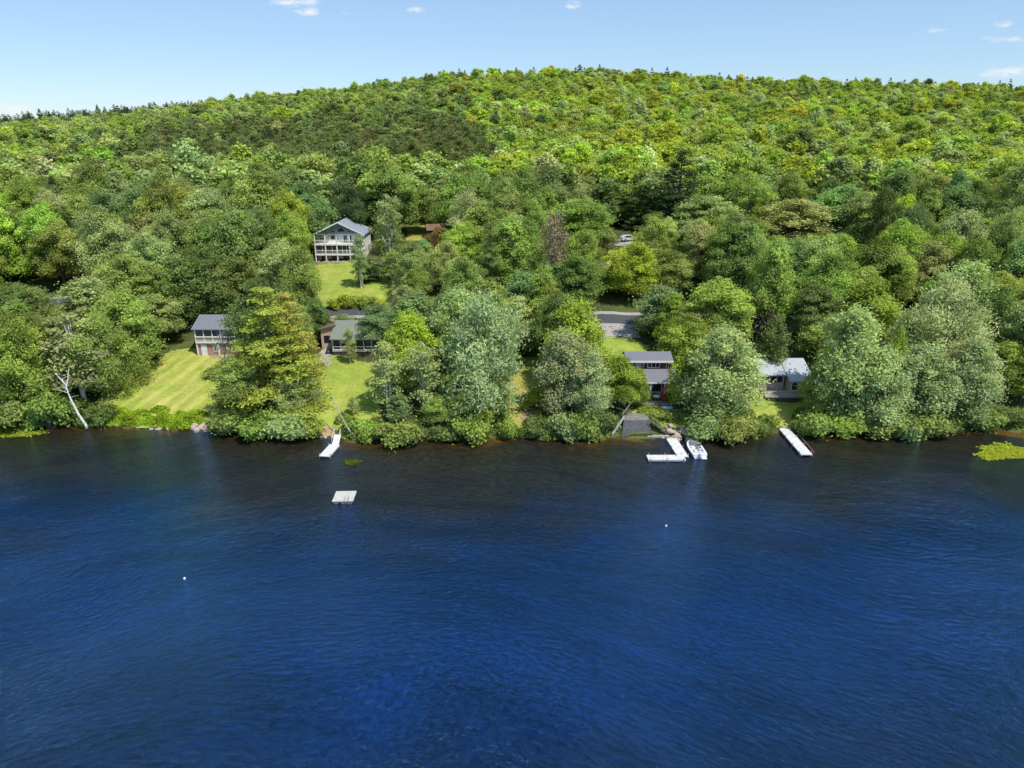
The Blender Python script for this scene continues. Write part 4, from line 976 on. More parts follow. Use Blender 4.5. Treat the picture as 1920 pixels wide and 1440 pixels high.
# by the middle lawn
T('cedar0', 'cedar_tree', 660, 97, 745, 20, 'grey', 'small slim cedar on the middle lawn beside the leaning dead trunk', .1)
T('bush1', 'shoreline_shrub', 685, 92, 790, 60, 'bright', 'bright green shrub right of the leaning dead trunk', 0, 'shrub')
T('maple3', S, 640, 124, 590, 60, 'blue', 'small blue green tree over the green roof, left part', .2)
T('maple1', S, 706, 119, 572, 84, 'blue', 'blue green tree over the right end of the green roof', .3)
T('aspen0', 'birch_tree', 652, 113, 615, 26, 'grey', 'thin birch in front of the screened porch', .2)
T('aspen0', 'birch_tree', 722, 98, 640, 70, 'grey', 'slender grey green birch at the right edge of the middle lawn', .3)
T('poplar0', S, 765, 104, 590, 100, 'yellow', 'yellow green tree behind the slender birch', .1)
T('aspen1', 'birch_tree', 790, 97.5, 640, 90, 'grey', 'grey green birch with loose crown left of the silver willow', .45)
T('willow0', 'willow_tree', 905, 99, 562, 170, 'silver', 'large silvery willow with feathery crown in the middle of the shore', .6)
T('poplar1', S, 860, 108, 545, 120, 'pale', 'pale green tree rising behind the silvery willow', .4)
T('maple3', S, 775, 113, 545, 120, 'blue', 'blue green tree above the yellow green one, right of the green roof', .25)
T('poplar0', S, 865, 95, 700, 90, 'mid', 'olive green poplar low in front of the silvery willow', .25)
T('cedar0', 'cedar_tree', 930, 95, 705, 48, 'deep', 'dark green cedar at the left side of the dry grass strip', .0)
T('cedar0', 'cedar_tree', 905, 94.5, 700, 52, 'bright', 'yellow green cedar between two darker shore trees', .1)
T('cedar0', 'cedar_tree', 745, 95, 740, 45, 'blue', 'small blue green spruce-like cedar on the bank below the birches', .1)
T('maple2', S, 820, 94, 745, 70, 'mid', 'low mid green tree on the bank under the grey birch', .3)
for i, (px, Y, top, w, ck, lab) in enumerate((
        (703, 91.8, 797, 60, 'mid', 'mid green shrub overhanging the bank right of the gangway'),
        (745, 90.4, 792, 80, 'mid', 'broad shrub leaning far out over the water'),
        (826, 91.4, 796, 66, 'deep', 'mid green shrub at the water below the willow'),
        (875, 91.3, 780, 80, 'bright', 'bright shrub at the water below the olive poplar'),
        (955, 92.4, 785, 40, 'bright', 'small bright shrub at the left of the dry grass strip'))):
    T(('bush0', 'bush1', 'bush2')[i % 3], 'shoreline_shrub', px, Y, top, w, ck, lab, .1, 'shrub')
# right of the dry strip
T('bush0', 'garden_shrub', 1003, 98, 735, 44, 'yellow', 'yellow green shrub on the dry grass strip', 0, 'shrub')
T('bush1', 'shoreline_shrub', 1000, 93.2, 790, 60, 'deep', 'dark green shrub at the foot of the dry grass strip', 0, 'shrub')
T('bush1', 'shoreline_shrub', 1035, 93, 788, 50, 'deep', 'dark shrub in the shade left of the silver poplars', 0, 'shrub')
T('poplar1', S, 1083, 104, 566, 135, (.40, .50, .08), 'tall yellow green tree behind the two silver poplars', .1)
T('poplar0', 'poplar_tree', 1060, 96.5, 625, 100, 'silver', 'silvery poplar right of the dry grass strip', .65)
T('poplar1', 'poplar_tree', 1110, 95.5, 660, 90, 'silver', 'shorter silver green poplar leaning over the timber landing side', .45)
T('maple1', S, 1165, 98.5, 670, 90, (.33, .43, .07), 'leafy green tree between the poplars and the red cottage', .1)
T('maple3', S, 1200, 99, 690, 44, (.33, .42, .09), 'small green tree hiding the left end of the red cottage', .1)
for i, (px, Y, top, w, ck, lab) in enumerate((
        (1060, 92.4, 775, 60, 'grey', 'grey green shrub at the foot of the silvery poplar'),
        (1095, 92.0, 770, 60, 'mid', 'mid green shrub left of the timber landing'),
        (1135, 93.0, 770, 50, 'deep', 'dark green shrub against the ladder of the timber landing'),
        (1225, 97.2, 775, 56, 'bright', 'bright shrub above the stairs of the timber landing'),
        (1262, 96.2, 780, 56, 'mid', 'green shrub above the stony bank'),
        (1290, 93.8, 795, 24, 'yellow', 'small yellow green shrub at the right end of the stony bank'))):
    T(('bush0', 'bush1', 'bush2')[i % 3], 'shoreline_shrub', px, Y, top, w, ck, lab, .1, 'shrub')
T('cedar0', 'cedar_tree', 1288, 99, 652, 52, (.35, .43, .07), 'yellow green cedar right of the red cottage', .1)
T('cedar0', 'cedar_tree', 1305, 101, 660, 40, 'bright', 'second cedar squeezed between the yellow cedar and the great silver poplar', .1)
T('poplar1', 'poplar_tree', 1364, 95.8, 618, 150, 'silver', 'great silver poplar bending over the water between the two right docks', .7)
T('bush2', 'shoreline_shrub', 1335, 91.8, 775, 90, 'grey', 'grey green shrub at the water under the great silver poplar, left side', .2, 'shrub')
T('bush2', 'shoreline_shrub', 1388, 91.2, 775, 84, 'mid', 'drooping shrub at the water under the great silver poplar', .2, 'shrub')
T('bush0', 'shoreline_shrub', 1427, 92.6, 792, 34, 'mid', 'green shrub left of the straight dock', .1, 'shrub')
T('maple1', S, 1295, 113, 590, 100, 'bright', 'bright green maple behind the red cottage roof', 0)
T('maple3', S, 1242, 124, 535, 100, 'blue', 'blue green tree above the bright maple on the road side', .2)
T('maple0', S, 1350, 118, 520, 130, 'mid', 'mid green rounded tree behind the great silver poplar', .1)
T('cedar0', 'cedar_tree', 1458, 109, 592, 52, 'olive', 'olive cone shaped cedar behind the white roofed cottage', .1)
T('bush1', 'garden_shrub', 1432, 110, 640, 44, 'bright', 'bright shrub at the left back corner of the white roofed cottage', 0, 'shrub')
T('bush1', 'garden_shrub', 1432, 122, 585, 56, 'purple', 'dark purple leaved bush above the white roofed cottage', 0, 'bush')
# right hand shore
T('maple1', S, 1542, 97.5, 692, 70, (.40, .44, .12), 'small yellowish tree at the right end of the white roofed cottage', .2)
T('poplar0', 'poplar_tree', 1610, 96.8, 585, 140, 'pale', 'tall pale poplar right of the white roofed cottage', .6)
T('poplar1', 'poplar_tree', 1662, 95.3, 655, 120, 'silver', 'silver poplar low over the water right of the tall pale poplar', .6)
T('cedar0', 'cedar_tree', 1693, 98, 612, 34, 'bright', 'narrow bright green cedar between the silver poplars', .0)
T('poplar0', 'poplar_tree', 1740, 96.3, 650, 120, 'silver', 'pale poplar right of the narrow bright cedar', .5)
T('willow0', 'willow_tree', 1795, 104, 528, 160, 'pale', 'large pale willow crown rising above the right hand shore', .55)
T('poplar1', 'poplar_tree', 1838, 96.8, 640, 120, 'silver', 'silver poplar over the amber shallows near the right edge', .6)
T('poplar1', 'poplar_tree', 1720, 104, 590, 110, 'pale', 'pale green poplar behind the narrow bright cedar', .4)
T('maple1', S, 1572, 114, 590, 110, 'mid', 'mid green tree behind the right gable of the white roofed cottage', .3)
T('maple3', S, 1890, 103, 640, 80, 'bright', 'bright green tree at the right frame edge below the small lawn', .1)
T('maple0', S, 1940, 101, 650, 90, 'bright', 'bright green tree cut by the right edge of the picture', .1)
for i, (px, Y, top, w, ck) in enumerate(((1514, 94.0, 778, 44, 'mid'), (1535, 94.2, 770, 80, 'mid'), (1585, 94.2, 770, 80, 'bright'), (1640, 94.2, 775, 90, 'mid'), (1700, 93.6, 770, 90, 'grey'),
                                         (1750, 93.6, 762, 80, 'mid'), (1800, 95.6, 772, 70, 'deep'), (1850, 95, 765, 70, 'mid'), (1900, 95.6, 765, 70, 'deep'))):
    T(('bush0', 'bush1', 'bush2')[i % 3], 'shoreline_shrub', px, Y, top, w, ck,
      ('first', 'second', 'third', 'fourth', 'fifth', 'sixth', 'seventh', 'eighth', 'ninth')[i] + ' shrub from the straight dock along the right hand bank', .1, 'shrub', 'shrubs along the right hand bank')
# middle distance
T('maple0', 'maple_tree', 1195, 138.5, 452, 100, 'yellow', 'bright yellow green maple below the parked car', 0)
T('maple0', S, 1085, 134, 478, 110, 'deep', 'broad dark green tree right of the bare reddish tree', 0)
T('maple3', S, 985, 128, 510, 110, 'blue', 'blue green tree above the dry grass strip', .2)
T('maple2', S, 1085, 168, 372, 130, 'mid', 'wide mid green tree above the bare reddish tree', .1)
T('spruce0', 'spruce_tree', 1280, 186, 284, 112, (.07, .11, .055), 'dark pointed spruce standing out on the slope right of the parked car', 0)
T('maple2', S, 1330, 172, 366, 130, 'grey', 'wide grey green tree right of the dark pointed spruce', .1)
T('maple0', S, 1500, 172, 372, 170, 'grey', 'very wide rounded grey green tree on the lower right slope', .1)
T('maple1', S, 1635, 180, 362, 130, 'mid', 'rounded tree with pale trunks on the right slope', .1)
T('aspen1', 'birch_tree', 724, 153, 358, 66, 'grey', 'tall loose birch right of the white house', .3)
T('spruce1', 'spruce_tree', 692, 150, 486, 44, 'dark', 'small dark spruce on the upper lawn behind the white birch trunk', 0)
T('aspen0', 'birch_tree', 672, 146.5, 440, 34, 'grey', 'thin white trunked birch on the upper lawn', .3)
T('aspen0', 'birch_tree', 735, 148, 470, 50, 'mid', 'young birch at the right edge of the upper lawn', .3)
for i, (px, top, w) in enumerate(((628, 560, 30), (655, 552, 36), (690, 556, 40), (715, 562, 30))):
    T('bush1' if i % 2 else 'bush0', 'roadside_shrub', px, 136.6, top, w, 'yellow' if i != 2 else 'bright',
      ('first', 'second', 'third', 'last')[i] + ' yellow green shrub from the left in the row above the lane', 0, 'shrub', 'shrub row above the lane')
T('maple3', S, 822, 163, 426, 46, 'rust', 'brownish rust coloured small tree beside the brown shed', 0)
T('wpine1', 'pine_tree', 560, 178, 345, 84, 'deep', 'dark pine up the slope left of the white house', 0)
T('maple1', S, 655, 176, 352, 60, 'dark', 'very dark green tree right behind the white house roof', 0)
T('maple1', S, 625, 180, 372, 56, 'deep', 'dark green tree touching the left of the white house ridge', 0)

T('maple3', S, 1150, 143, 500, 70, 'mid', 'mid green tree just left of the yellow green maple above the lane', 0)
T('maple1', S, 1255, 142, 470, 90, 'mid', 'mid green tree just right of the yellow green maple above the lane', 0)
T('spruce1', 'spruce_tree', 832, 690, 131, 16, 'dark', 'lone pointed spruce breaking the skyline left of the hill top', 0)
T('wpine1', 'pine_tree', 1087, 690, 122, 26, 'dark', 'tallest ragged pine on the skyline at the hill top', 0)
T('spruce0', 'spruce_tree', 1132, 690, 131, 16, 'dark', 'small pointed spruce on the skyline just right of the tallest pine', 0)
T('spruce1', 'spruce_tree', 1045, 690, 133, 15, 'dark', 'small pointed spruce on the skyline just left of the tallest pine', 0)
T('maple1', S, 1743, 690, 148, 32, 'dark', 'dark rounded tree standing alone above the skyline on the right', 0)
T('wpine1', 'pine_tree', 220, 660, 199, 24, 'dark', 'dark pine breaking the skyline above the left slope', 0)
T('maple2', S, 728, 690, 152, 28, 'deep', 'rounded tree raised above the skyline left of the lone skyline spruce', 0)
T('maple1', S, 78, 121, 565, 76, 'deep', 'deep green tree between the tan shed and the blue roofed cottage', 0)
T('maple0', S, 18, 127, 530, 110, 'deep', 'deep green tree hiding the lane at the far left edge', 0)
T('maple3', S, 22, 121, 562, 80, 'mid', 'mid green tree in front of the tan shed at the far left', 0)
T('maple1', S, 1232, 172, 398, 62, 'mid', 'mid green tree just right of the parked car', 0)
T('maple3', S, 1122, 176, 385, 62, 'deep', 'deep green tree just left of the parked car', 0)
T('maple0', S, 1175, 205, 340, 90, 'mid', 'mid green tree filling the slope above the parked car', 0)
T('maple1', S, 1110, 212, 330, 90, 'grey', 'grey green tree up the slope left of the parked car', 0)
T('maple2', S, 800, 192, 352, 90, 'mid', 'mid green tree behind the brown shed clearing', 0)
# leaning and dead trunks
def lean_bare(name, pts_pix, r0, m, lab, fork=None, twig=0, cat='tree'):
    P = [on_y(a_, b_, Y) for a_, b_, Y in pts_pix]; P = [Vector((p[0], q[2], p[1])) for p, q in zip(P, pts_pix)]
    base = P[0].copy(); rel = [p - base for p in P]; o = empty(name, base, 0, lab, cat)
    k = len(rel); mb = MB(); mb.tube([rel[0] - Vector((0, 0, .6))] + rel, [r0 * 1.1] + [r0 * (1 - .8 * i / (k - 1)) for i in range(k)], 8); mb.build('trunk', M[m], o, smooth=True)
    lb = MB(); n_ = 0
    if fork:
        Fk = [on_y(a_, b_, Y) for a_, b_, Y in fork]; Fk = [Vector((p[0], q[2], p[1])) - base for p, q in zip(Fk, fork)]; lb.tube(Fk, [r0 * .55, r0 * .4, r0 * .15], 6); n_ = 1
    rg = random.Random(8)
    for i in range(twig):
        t = rg.uniform(.45, 1) * (k - 1); j = min(k - 2, int(t)); s = rel[j].lerp(rel[j + 1], t - j); e_ = s + Vector((rg.uniform(-1, 1), rg.uniform(-1, 1), rg.uniform(.1, 1.2))) * rg.uniform(.6, 1.6)
        lb.tube([s, s.lerp(e_, .5) + Vector((0, 0, .1)), e_], [r0 * .2, r0 * .12, .01], 4); n_ += 1
    if n_: lb.build('limb', M[m], o)
    return o
lean_bare('leaning_trunk', [(161, 797, 95.2), (146, 775, 95.0), (131, 745, 95), (122, 720, 95), (104, 700, 95)], .20, 'pale_bark',
          'long white birch trunk leaning left from the water edge', [(124, 728, 95), (127, 712, 95.2), (129, 692, 95.5)], 14)
lean_bare('leaning_trunk', [(663, 818, 91.5), (648, 796, 91.8), (634, 768, 92.6), (622, 738, 93.4)], .13, 'dead_wood', 'bare dead trunk leaning left over the middle lawn', None, 6)
lean_bare('leaning_trunk', [(1152, 800, 93.5), (1168, 775, 93.8), (1190, 748, 94.5)], .10, 'dead_wood', 'thin grey trunk leaning right above the timber landing', None, 8)
PR['bare0'] = (*bare('bare_a', 71, 12, 3.6, twigs=70, leaf=0), 12, 3.6)
PR['bare1'] = (*bare('bare_b', 72, 14, 4.5, twigs=110, leaf=1800, material='bark', lbase=.35), 14, 4.5)
T('bare0', 'bare_tree', 415, 108, 628, 70, 'grey', 'leafless pale grey tree in front of the brick cabin')
T('bare1', 'bare_tree', 1040, 138, 408, 84, (.52, .40, .30), 'thinly leaved reddish brown tree standing up in the middle of the slope')

# weeds on the banks (nobody could count the stems)
def weeds(name, spots, n, col, lab, seed, a_=.16, b_=.09, silver=0):
    rg = np.random.default_rng(seed); Ps, Ns = [], []
    per = n // len(spots)
    for (pa, Ya, ra, ha) in spots:
        cx = on_z(pa[0], pa[1])[0] if isinstance(pa, tuple) else pa
        an = rg.uniform(0, 6.28, per); rr = np.sqrt(rg.uniform(0, 1, per)) * ra; X = cx + rr * np.cos(an); Yy = Ya + rr * np.sin(an) * .6
        zz = np.maximum(H(X, Yy), 0) + ha * (1 - (rr / ra) ** 2 * .7) * rg.uniform(.15, 1, per) ** .6
        Ps.append(np.stack([X, Yy, zz], 1)); Ns.append(rg.normal(size=(per, 3)) * .6 + np.array([0, -.25, .7]))
    P = np.concatenate(Ps); Nn = np.concatenate(Ns); V_, Q_ = leaf_quads(P, Nn, a_, b_, rg)
    cl = .9 + .25 * np.sin(P[:, 0] * 1.3 + seed) * np.sin(P[:, 1] * 1.9)
    o = bpy.data.objects.new(name, npmesh(name, V_, Q_, [M['leaf']], np.stack([np.clip(cl + rg.normal(0, .2, len(P)), .4, 1.7), np.clip(rg.normal(.2, .2, len(P)), 0, 1)], 1)))
    COL.objects.link(o); o.color = (*col, silver); tag(o, lab, 'undergrowth', kind='stuff'); return o
sp = [((px_, 795), float(shore(on_z(px_, 795)[0])) + random.uniform(.2, 2.6), random.uniform(.8, 1.3), random.uniform(.5, 1.1)) for px_ in np.linspace(172, 382, 60)]
weeds('bank_weeds', sp, 26000, (.36, .50, .045), 'bright green belt of weeds along the foot of the striped lawn', 5)
sp = []
for px_ in np.linspace(-120, 2050, 330):
    if 172 < px_ < 398 or 588 < px_ < 645 or 1168 < px_ < 1300 or 1448 < px_ < 1500: continue
    x_ = on_z(px_, 805)[0]; sp.append((x_, float(shore(x_)) + random.uniform(-.3, 2.8), random.uniform(.7, 1.5), random.uniform(.7, 1.8)))
weeds('bank_weeds', sp, 52000, (.22, .31, .07), 'green undergrowth fringing the wooded banks', 6, .19, .1, .15)
sp = [((px_, 800), float(shore(on_z(px_, 800)[0])) + random.uniform(2.2, 3.8), 1.0, .8) for px_ in np.linspace(1215, 1300, 16)]
weeds('bank_weeds', sp, 7000, (.34, .46, .06), 'bright weeds above the stony bank by the L shaped dock', 7)

# ------------------------------------------------------------------ the forest
def pick(items):
    r_ = random.uniform(0, sum(w for _, w in items))
    for k, w in items:
        r_ -= w
        if r_ <= 0: return k
    return items[-1][0]
PINE = [(170, 268), (330, 222), (560, 205), (930, 208), (925, 300), (860, 318), (720, 335), (560, 335), (430, 330), (260, 300)]
def zone(px, py, Y):
    """species mix of the wood, by stand"""
    if inpoly(np.array(px + random.gauss(0, 34)), np.array(py + random.gauss(0, 13)), PINE) and Y > 235 and random.random() < .96: return 'red'
    if px > 870 and py < 330 and Y > 200: return 'sunny'
    if Y > 235: return 'leftslope' if px < 620 else 'mixed'
    return 'mixed' if px > 400 else 'greyleft'
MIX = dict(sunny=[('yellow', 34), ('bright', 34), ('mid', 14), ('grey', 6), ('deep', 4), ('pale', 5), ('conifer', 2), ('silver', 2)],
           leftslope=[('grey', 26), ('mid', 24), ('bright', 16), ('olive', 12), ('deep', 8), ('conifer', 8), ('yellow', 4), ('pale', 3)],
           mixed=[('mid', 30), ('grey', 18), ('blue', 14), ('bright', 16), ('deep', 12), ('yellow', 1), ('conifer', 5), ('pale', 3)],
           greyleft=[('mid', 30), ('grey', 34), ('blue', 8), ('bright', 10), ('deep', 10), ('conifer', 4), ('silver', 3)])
cand = []
Yy = 103.0
while Yy < 760:
    sp_ = 7.0 if Yy < 165 else (7.8 if Yy < 240 else (8.6 if Yy < 330 else 9.4)); half = Yy * .80 + 25; k = -half
    while k < half:
        x_ = k + random.uniform(-.42, .42) * sp_; y_ = Yy + random.uniform(-.42, .42) * sp_; cand.append((x_, y_, sp_)); k += sp_
    Yy += sp_ * .93
for i in range(900):        # the spruce ridge behind
    y_ = random.uniform(1190, 1330); cand.append((random.uniform(-1400, -420), y_, 9))
PROT = [(c[0], c[1], c[2]) for c in CREATED]
polys = SHEETS
auto = []
houses = [o for o in bpy.data.objects if o.get('category') in ('house', 'cottage', 'cabin', 'shed', 'car') and o.parent is None]
hp = [(o.location.x, o.location.y) for o in houses]
def place(x_, y_, sp_):
    zg = h(x_, y_)
    if y_ < shore(x_) + 4: return
    if y_ < 260:
        if road_dist(x_, y_) < 3.6: return
        for hx, hy in hp:
            if abs(x_ - hx) < 7.5 and -4 < y_ - hy < 12.5: return
        for pl in polys:
            if inpoly(np.array(x_), np.array(y_), pl): return
    px, pg, f_ = proj(x_, y_, zg)
    Ht = random.gauss(15.5, 2.2) if y_ < 240 else random.gauss(14.5, 2.1)
    if y_ < 130: Ht = random.gauss(14, 1.8)
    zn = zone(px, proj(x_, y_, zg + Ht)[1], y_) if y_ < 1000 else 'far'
    Rr = random.uniform(3.9, 6.0) if y_ < 165 else (random.uniform(4.2, 7.4) if y_ < 330 else random.triangular(3.2, 8.6, 5.6)); Ht += (Rr - 5.5) * .6
    if zn in ('red', 'far'):
        kind = 'conifer'; ck = 'olive' if zn == 'red' else 'dark'; Rr = random.uniform(3.6, 5.0)
        if zn == 'red' and random.random() < .025: ck = 'brown'
    else:
        ck = pick(MIX[zn])
        if zn == 'sunny' and y_ > 600 and random.random() < .25: ck = 'conifer'
        kind = 'broad'
        if ck == 'conifer': kind = 'conifer'; ck = random.choice(['dark', 'deep', 'deep']); Rr = random.uniform(2.8, 3.8); Ht += 1.5
    for hx, hy in hp:
        if 0 < x_ - hx < 17 and -3 < y_ - hy < 9: Ht = min(Ht, 9.0); Rr = min(Rr, 3.4)
    # keep houses, lawns and cars in sight
    top = proj(x_, y_, zg + Ht)[1]; w = Rr * F / f_
    for (a0, b0, a1, b1, Yb) in BOXES:
        if y_ < Yb + .5 and px + w * .8 > a0 and px - w * .8 < a1 and top < b1 and pg > b0:
            # lower it if that is enough
            Hm = Ht
            while Hm > 5 and proj(x_, y_, zg + Hm)[1] < b1 - 2: Hm -= .7
            if Hm <= 6.5: return
            Ht = Hm; Rr = min(Rr, Ht * .32); top = proj(x_, y_, zg + Ht)[1]; w = Rr * F / f_
    if y_ < 200:
        for cx, cy, r_ in PROT:
            if (x_ - cx) ** 2 + (y_ - cy) ** 2 < (max(r_, 2) * .75 + Rr * .45) ** 2: return
    auto.append([x_, y_, zg, Ht, Rr, kind, ck, zn, px, top])
for c in cand: place(*c)
# species stuck to the 300 that show largest
auto.sort(key=lambda t: t[4] * t[3] / (t[1] ** 2), reverse=True)
auto.sort(key=lambda t: t[1])
inview = lambda t: -60 < t[8] < 1980
nb = sum(1 for o in bpy.data.objects if o.parent is None and o.name.startswith('broadleaf_tree'))
npn = sum(1 for o in bpy.data.objects if o.parent is None and o.name.startswith('pine_tree'))
WORDS = dict(yellow='bright yellow green', bright='fresh green', mid='mid green', deep='deep green', dark='dark', grey='grey green', silver='silvery', blue='blue green', olive='olive', pale='pale green', brown='brownish')
LM = [(60, 640, 'the blue roofed cottage'), (400, 630, 'the brick cabin'), (640, 455, 'the white hillside house'), (665, 630, 'the green roofed house'), (905, 640, 'the silvery willow'),
      (1240, 700, 'the red cottage'), (1470, 700, 'the white roofed cottage'), (1178, 445, 'the parked car'), (1280, 350, 'the dark pointed spruce'), (1040, 450, 'the thin reddish tree'),
      (1195, 520, 'the yellow green maple'), (800, 440, 'the brown shed'), (1795, 580, 'the large pale willow'), (1500, 430, 'the wide rounded tree'), (490, 620, 'the tall shore pine')]
def where(px, py):
    d, lx, ly, nm = min(((px - a_) ** 2 + (py - b_) ** 2, a_, b_, n_) for a_, b_, n_ in LM)
    dx, dy = px - lx, py - ly; far = 'far ' if d > 160 ** 2 else ''
    if abs(dx) > 1.5 * abs(dy): s = 'right of' if dx > 0 else 'left of'
    elif abs(dy) > 1.5 * abs(dx): s = 'uphill of' if dy < 0 else 'downhill of'
    else: s = ('uphill ' if dy < 0 else 'downhill ') + ('right of' if dx > 0 else 'left of')
    return f'{far}{s} {nm}'
pend = {}
fa_b, fa_p = [], []
NB, NPN = 300 - nb, 270
cb = cp = 0
for t in auto:
    x_, y_, zg, Ht, Rr, kind, ck, zn, px, top = t
    if kind == 'broad' and cb < NB and inview(t): 
        cb += 1
        pk = random.choice(['maple0', 'maple1', 'maple2', 'maple3', 'maple0', 'maple1', 'poplar0', 'poplar1'] if ck in ('pale', 'silver', 'grey', 'blue') else ['maple0', 'maple1', 'maple2', 'maple3'])
        form = {'maple0': 'wide', 'maple1': 'rounded', 'maple2': 'spreading', 'maple3': 'upright', 'poplar0': 'slender', 'poplar1': 'feathery'}[pk]
        o = plant(pk, 'broadleaf_tree', x_, y_, Ht, Rr, vary(C_[ck]), {'silver': .5, 'pale': .35, 'grey': .2}.get(ck, .08), '', 'tree', 'broadleaf trees of the hillside wood', z=zg)
        pend.setdefault(f'{WORDS[ck]} {form} tree {where(px, top + 18)}', []).append((px, o))
    elif kind == 'conifer' and cp < NPN and inview(t) and y_ < 1000:
        cp += 1; big = y_ < 230
        pk = random.choice(['wpine0', 'wpine1', 'spruce0', 'spruce1']) if zn != 'red' else random.choice(['rpine0', 'rpine1'])
        nm = 'spruce_tree' if pk.startswith('spr') else 'pine_tree'
        o = plant(pk, nm, x_, y_, Ht, Rr, vary(C_[ck], .10), 0, '', 'tree', 'conifers of the hillside wood', z=zg)
        pend.setdefault(f'{WORDS[ck]} {"domed" if pk[0] == "r" else ("pointed" if pk[0] == "s" else "layered")} {nm.split("_")[0]} {where(px, top + 12)}', []).append((px, o))
    else:
        (fa_b if kind == 'broad' else fa_p).append(t)
ORD = ['first', 'second', 'third', 'fourth', 'fifth', 'sixth', 'seventh', 'eighth', 'ninth', 'tenth', 'eleventh', 'twelfth']
for lab, l in pend.items():
    l.sort(key=lambda q: q[0])
    for i, (px, o) in enumerate(l):
        if len(l) == 1: o['label'] = lab
        elif len(l) == 2: o['label'] = lab + (', the left one' if i == 0 else ', the right one')
        elif i < 12: o['label'] = lab + f', {ORD[i]} from left'
        else: o['label'] = lab + ', farther right'
print('trees', cb, cp, len(fa_b), len(fa_p))

def forest(name, lst, protos, lab):
    """one object: instances of the coarse trees on points"""
    srcs = []
    for k in protos:
        cr, tr, h0, r0 = PR[k]; me = cr.copy(); me.materials.clear(); me.materials.append(M['leaf_far'])
        o = bpy.data.objects.new('source_' + k, me); srcs.append((o, h0, r0))
    n = len(lst); me = bpy.data.meshes.new(name); me.vertices.add(n)
    me.vertices.foreach_set('co', np.array([(t[0], t[1], t[2]) for t in lst], np.float32).ravel())
    idx = np.empty(n, np.int32); sc = np.empty((n, 3), np.float32); rot = np.zeros((n, 3), np.float32); col = np.empty((n, 4), np.float32)
    for i, t in enumerate(lst):
        if protos[0] == 'fp0': j = 2 if t[7] != 'red' else random.choice([0, 1])
        else: j = 3 if t[6] in ('silver', 'pale') else random.choice([0, 1, 2, 0, 1, 2, 3])
        idx[i] = j; sc[i] = (t[4] / srcs[j][2], t[4] / srcs[j][2], t[3] / srcs[j][1]); rot[i, 2] = random.uniform(0, 6.28)
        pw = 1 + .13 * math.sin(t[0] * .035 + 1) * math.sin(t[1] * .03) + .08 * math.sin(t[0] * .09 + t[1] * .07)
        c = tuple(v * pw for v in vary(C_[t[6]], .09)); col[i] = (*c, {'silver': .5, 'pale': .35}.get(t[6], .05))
    for nm, ty, arr, key in (('proto', 'INT', idx, 'value'), ('size', 'FLOAT_VECTOR', sc, 'vector'), ('turn', 'FLOAT_VECTOR', rot, 'vector'), ('plant_colour', 'FLOAT_COLOR', col, 'color')):
        a_ = me.attributes.new(nm, ty, 'POINT'); a_.data.foreach_set(key, arr.ravel())
    ob = bpy.data.objects.new(name, me); COL.objects.link(ob)
    ng = bpy.data.node_groups.new(name + '_nodes', 'GeometryNodeTree')
    ng.interface.new_socket('Geometry', in_out='INPUT', socket_type='NodeSocketGeometry'); ng.interface.new_socket('Geometry', in_out='OUTPUT', socket_type='NodeSocketGeometry')
    nn, ll = ng.nodes, ng.links; gi = nn.new('NodeGroupInput'); go_ = nn.new('NodeGroupOutput'); jn = nn.new('GeometryNodeJoinGeometry')
    def named(nm, ty):
        q = nn.new('GeometryNodeInputNamedAttribute'); q.data_type = ty; q.inputs['Name'].default_value = nm; return [s for s in q.outputs if s.name == 'Attribute' and s.enabled][0]
    last = None
    P_ = named('proto', 'INT')
    for j, (o, _, _) in enumerate(srcs):     # one instancing branch for each source
        oi = nn.new('GeometryNodeObjectInfo'); oi.inputs['Object'].default_value = o; oi.transform_space = 'ORIGINAL'
        ip = nn.new('GeometryNodeInstanceOnPoints'); cmp_ = nn.new('FunctionNodeCompare'); cmp_.data_type = 'INT'; cmp_.operation = 'EQUAL'
        A_ = [s for s in cmp_.inputs if s.enabled]; ll.new(P_, A_[0]); A_[1].default_value = j
        ll.new([s for s in cmp_.outputs if s.enabled][0], ip.inputs['Selection'])
        ll.new(gi.outputs[0], ip.inputs['Points']); ll.new(oi.outputs['Geometry'], ip.inputs['Instance'])
        ll.new(named('size', 'FLOAT_VECTOR'), ip.inputs['Scale'])
        ll.new(named('turn', 'FLOAT_VECTOR'), ip.inputs['Rotation'])
        ll.new(ip.outputs[0], jn.inputs[0])
    ll.new(jn.outputs[0], go_.inputs[0])
    md = ob.modifiers.new('wood', 'NODES'); md.node_group = ng
    tag(ob, lab, 'forest', kind='stuff'); return ob
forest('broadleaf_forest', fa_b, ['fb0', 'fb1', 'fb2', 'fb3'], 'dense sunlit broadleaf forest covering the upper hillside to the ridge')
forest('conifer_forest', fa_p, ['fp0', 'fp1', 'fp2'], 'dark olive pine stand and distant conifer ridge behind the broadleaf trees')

# ------------------------------------------------------------------ light and sky
el, az = R(59), R(42)
sv = Vector((math.cos(el) * math.cos(az), -math.cos(el) * math.sin(az), math.sin(el)))
sd_ = bpy.data.lights.new('sun', 'SUN'); sd_.energy = 5.0; sd_.angle = R(.5); sd_.color = (1, .95, .86)
so = bpy.data.objects.new('sun', sd_); COL.objects.link(so); so.rotation_euler = sv.to_track_quat('Z', 'Y').to_euler()
w = bpy.data.worlds.new('World'); scn.world = w; w.use_nodes = True; nt = w.node_tree; nt.nodes.clear(); L = nt.links
out = N(nt, 'ShaderNodeOutputWorld'); bg = N(nt, 'ShaderNodeBackground'); bg.inputs['Strength'].default_value = .15
sky = N(nt, 'ShaderNodeTexSky'); sky.sky_type = 'NISHITA'; sky.sun_disc = False; sky.sun_elevation = el; sky.sun_rotation = math.atan2(sv.x, sv.y)
sky.altitude = 200; sky.air_density = 1.0; sky.dust_density = .15; sky.ozone_density = 3.0
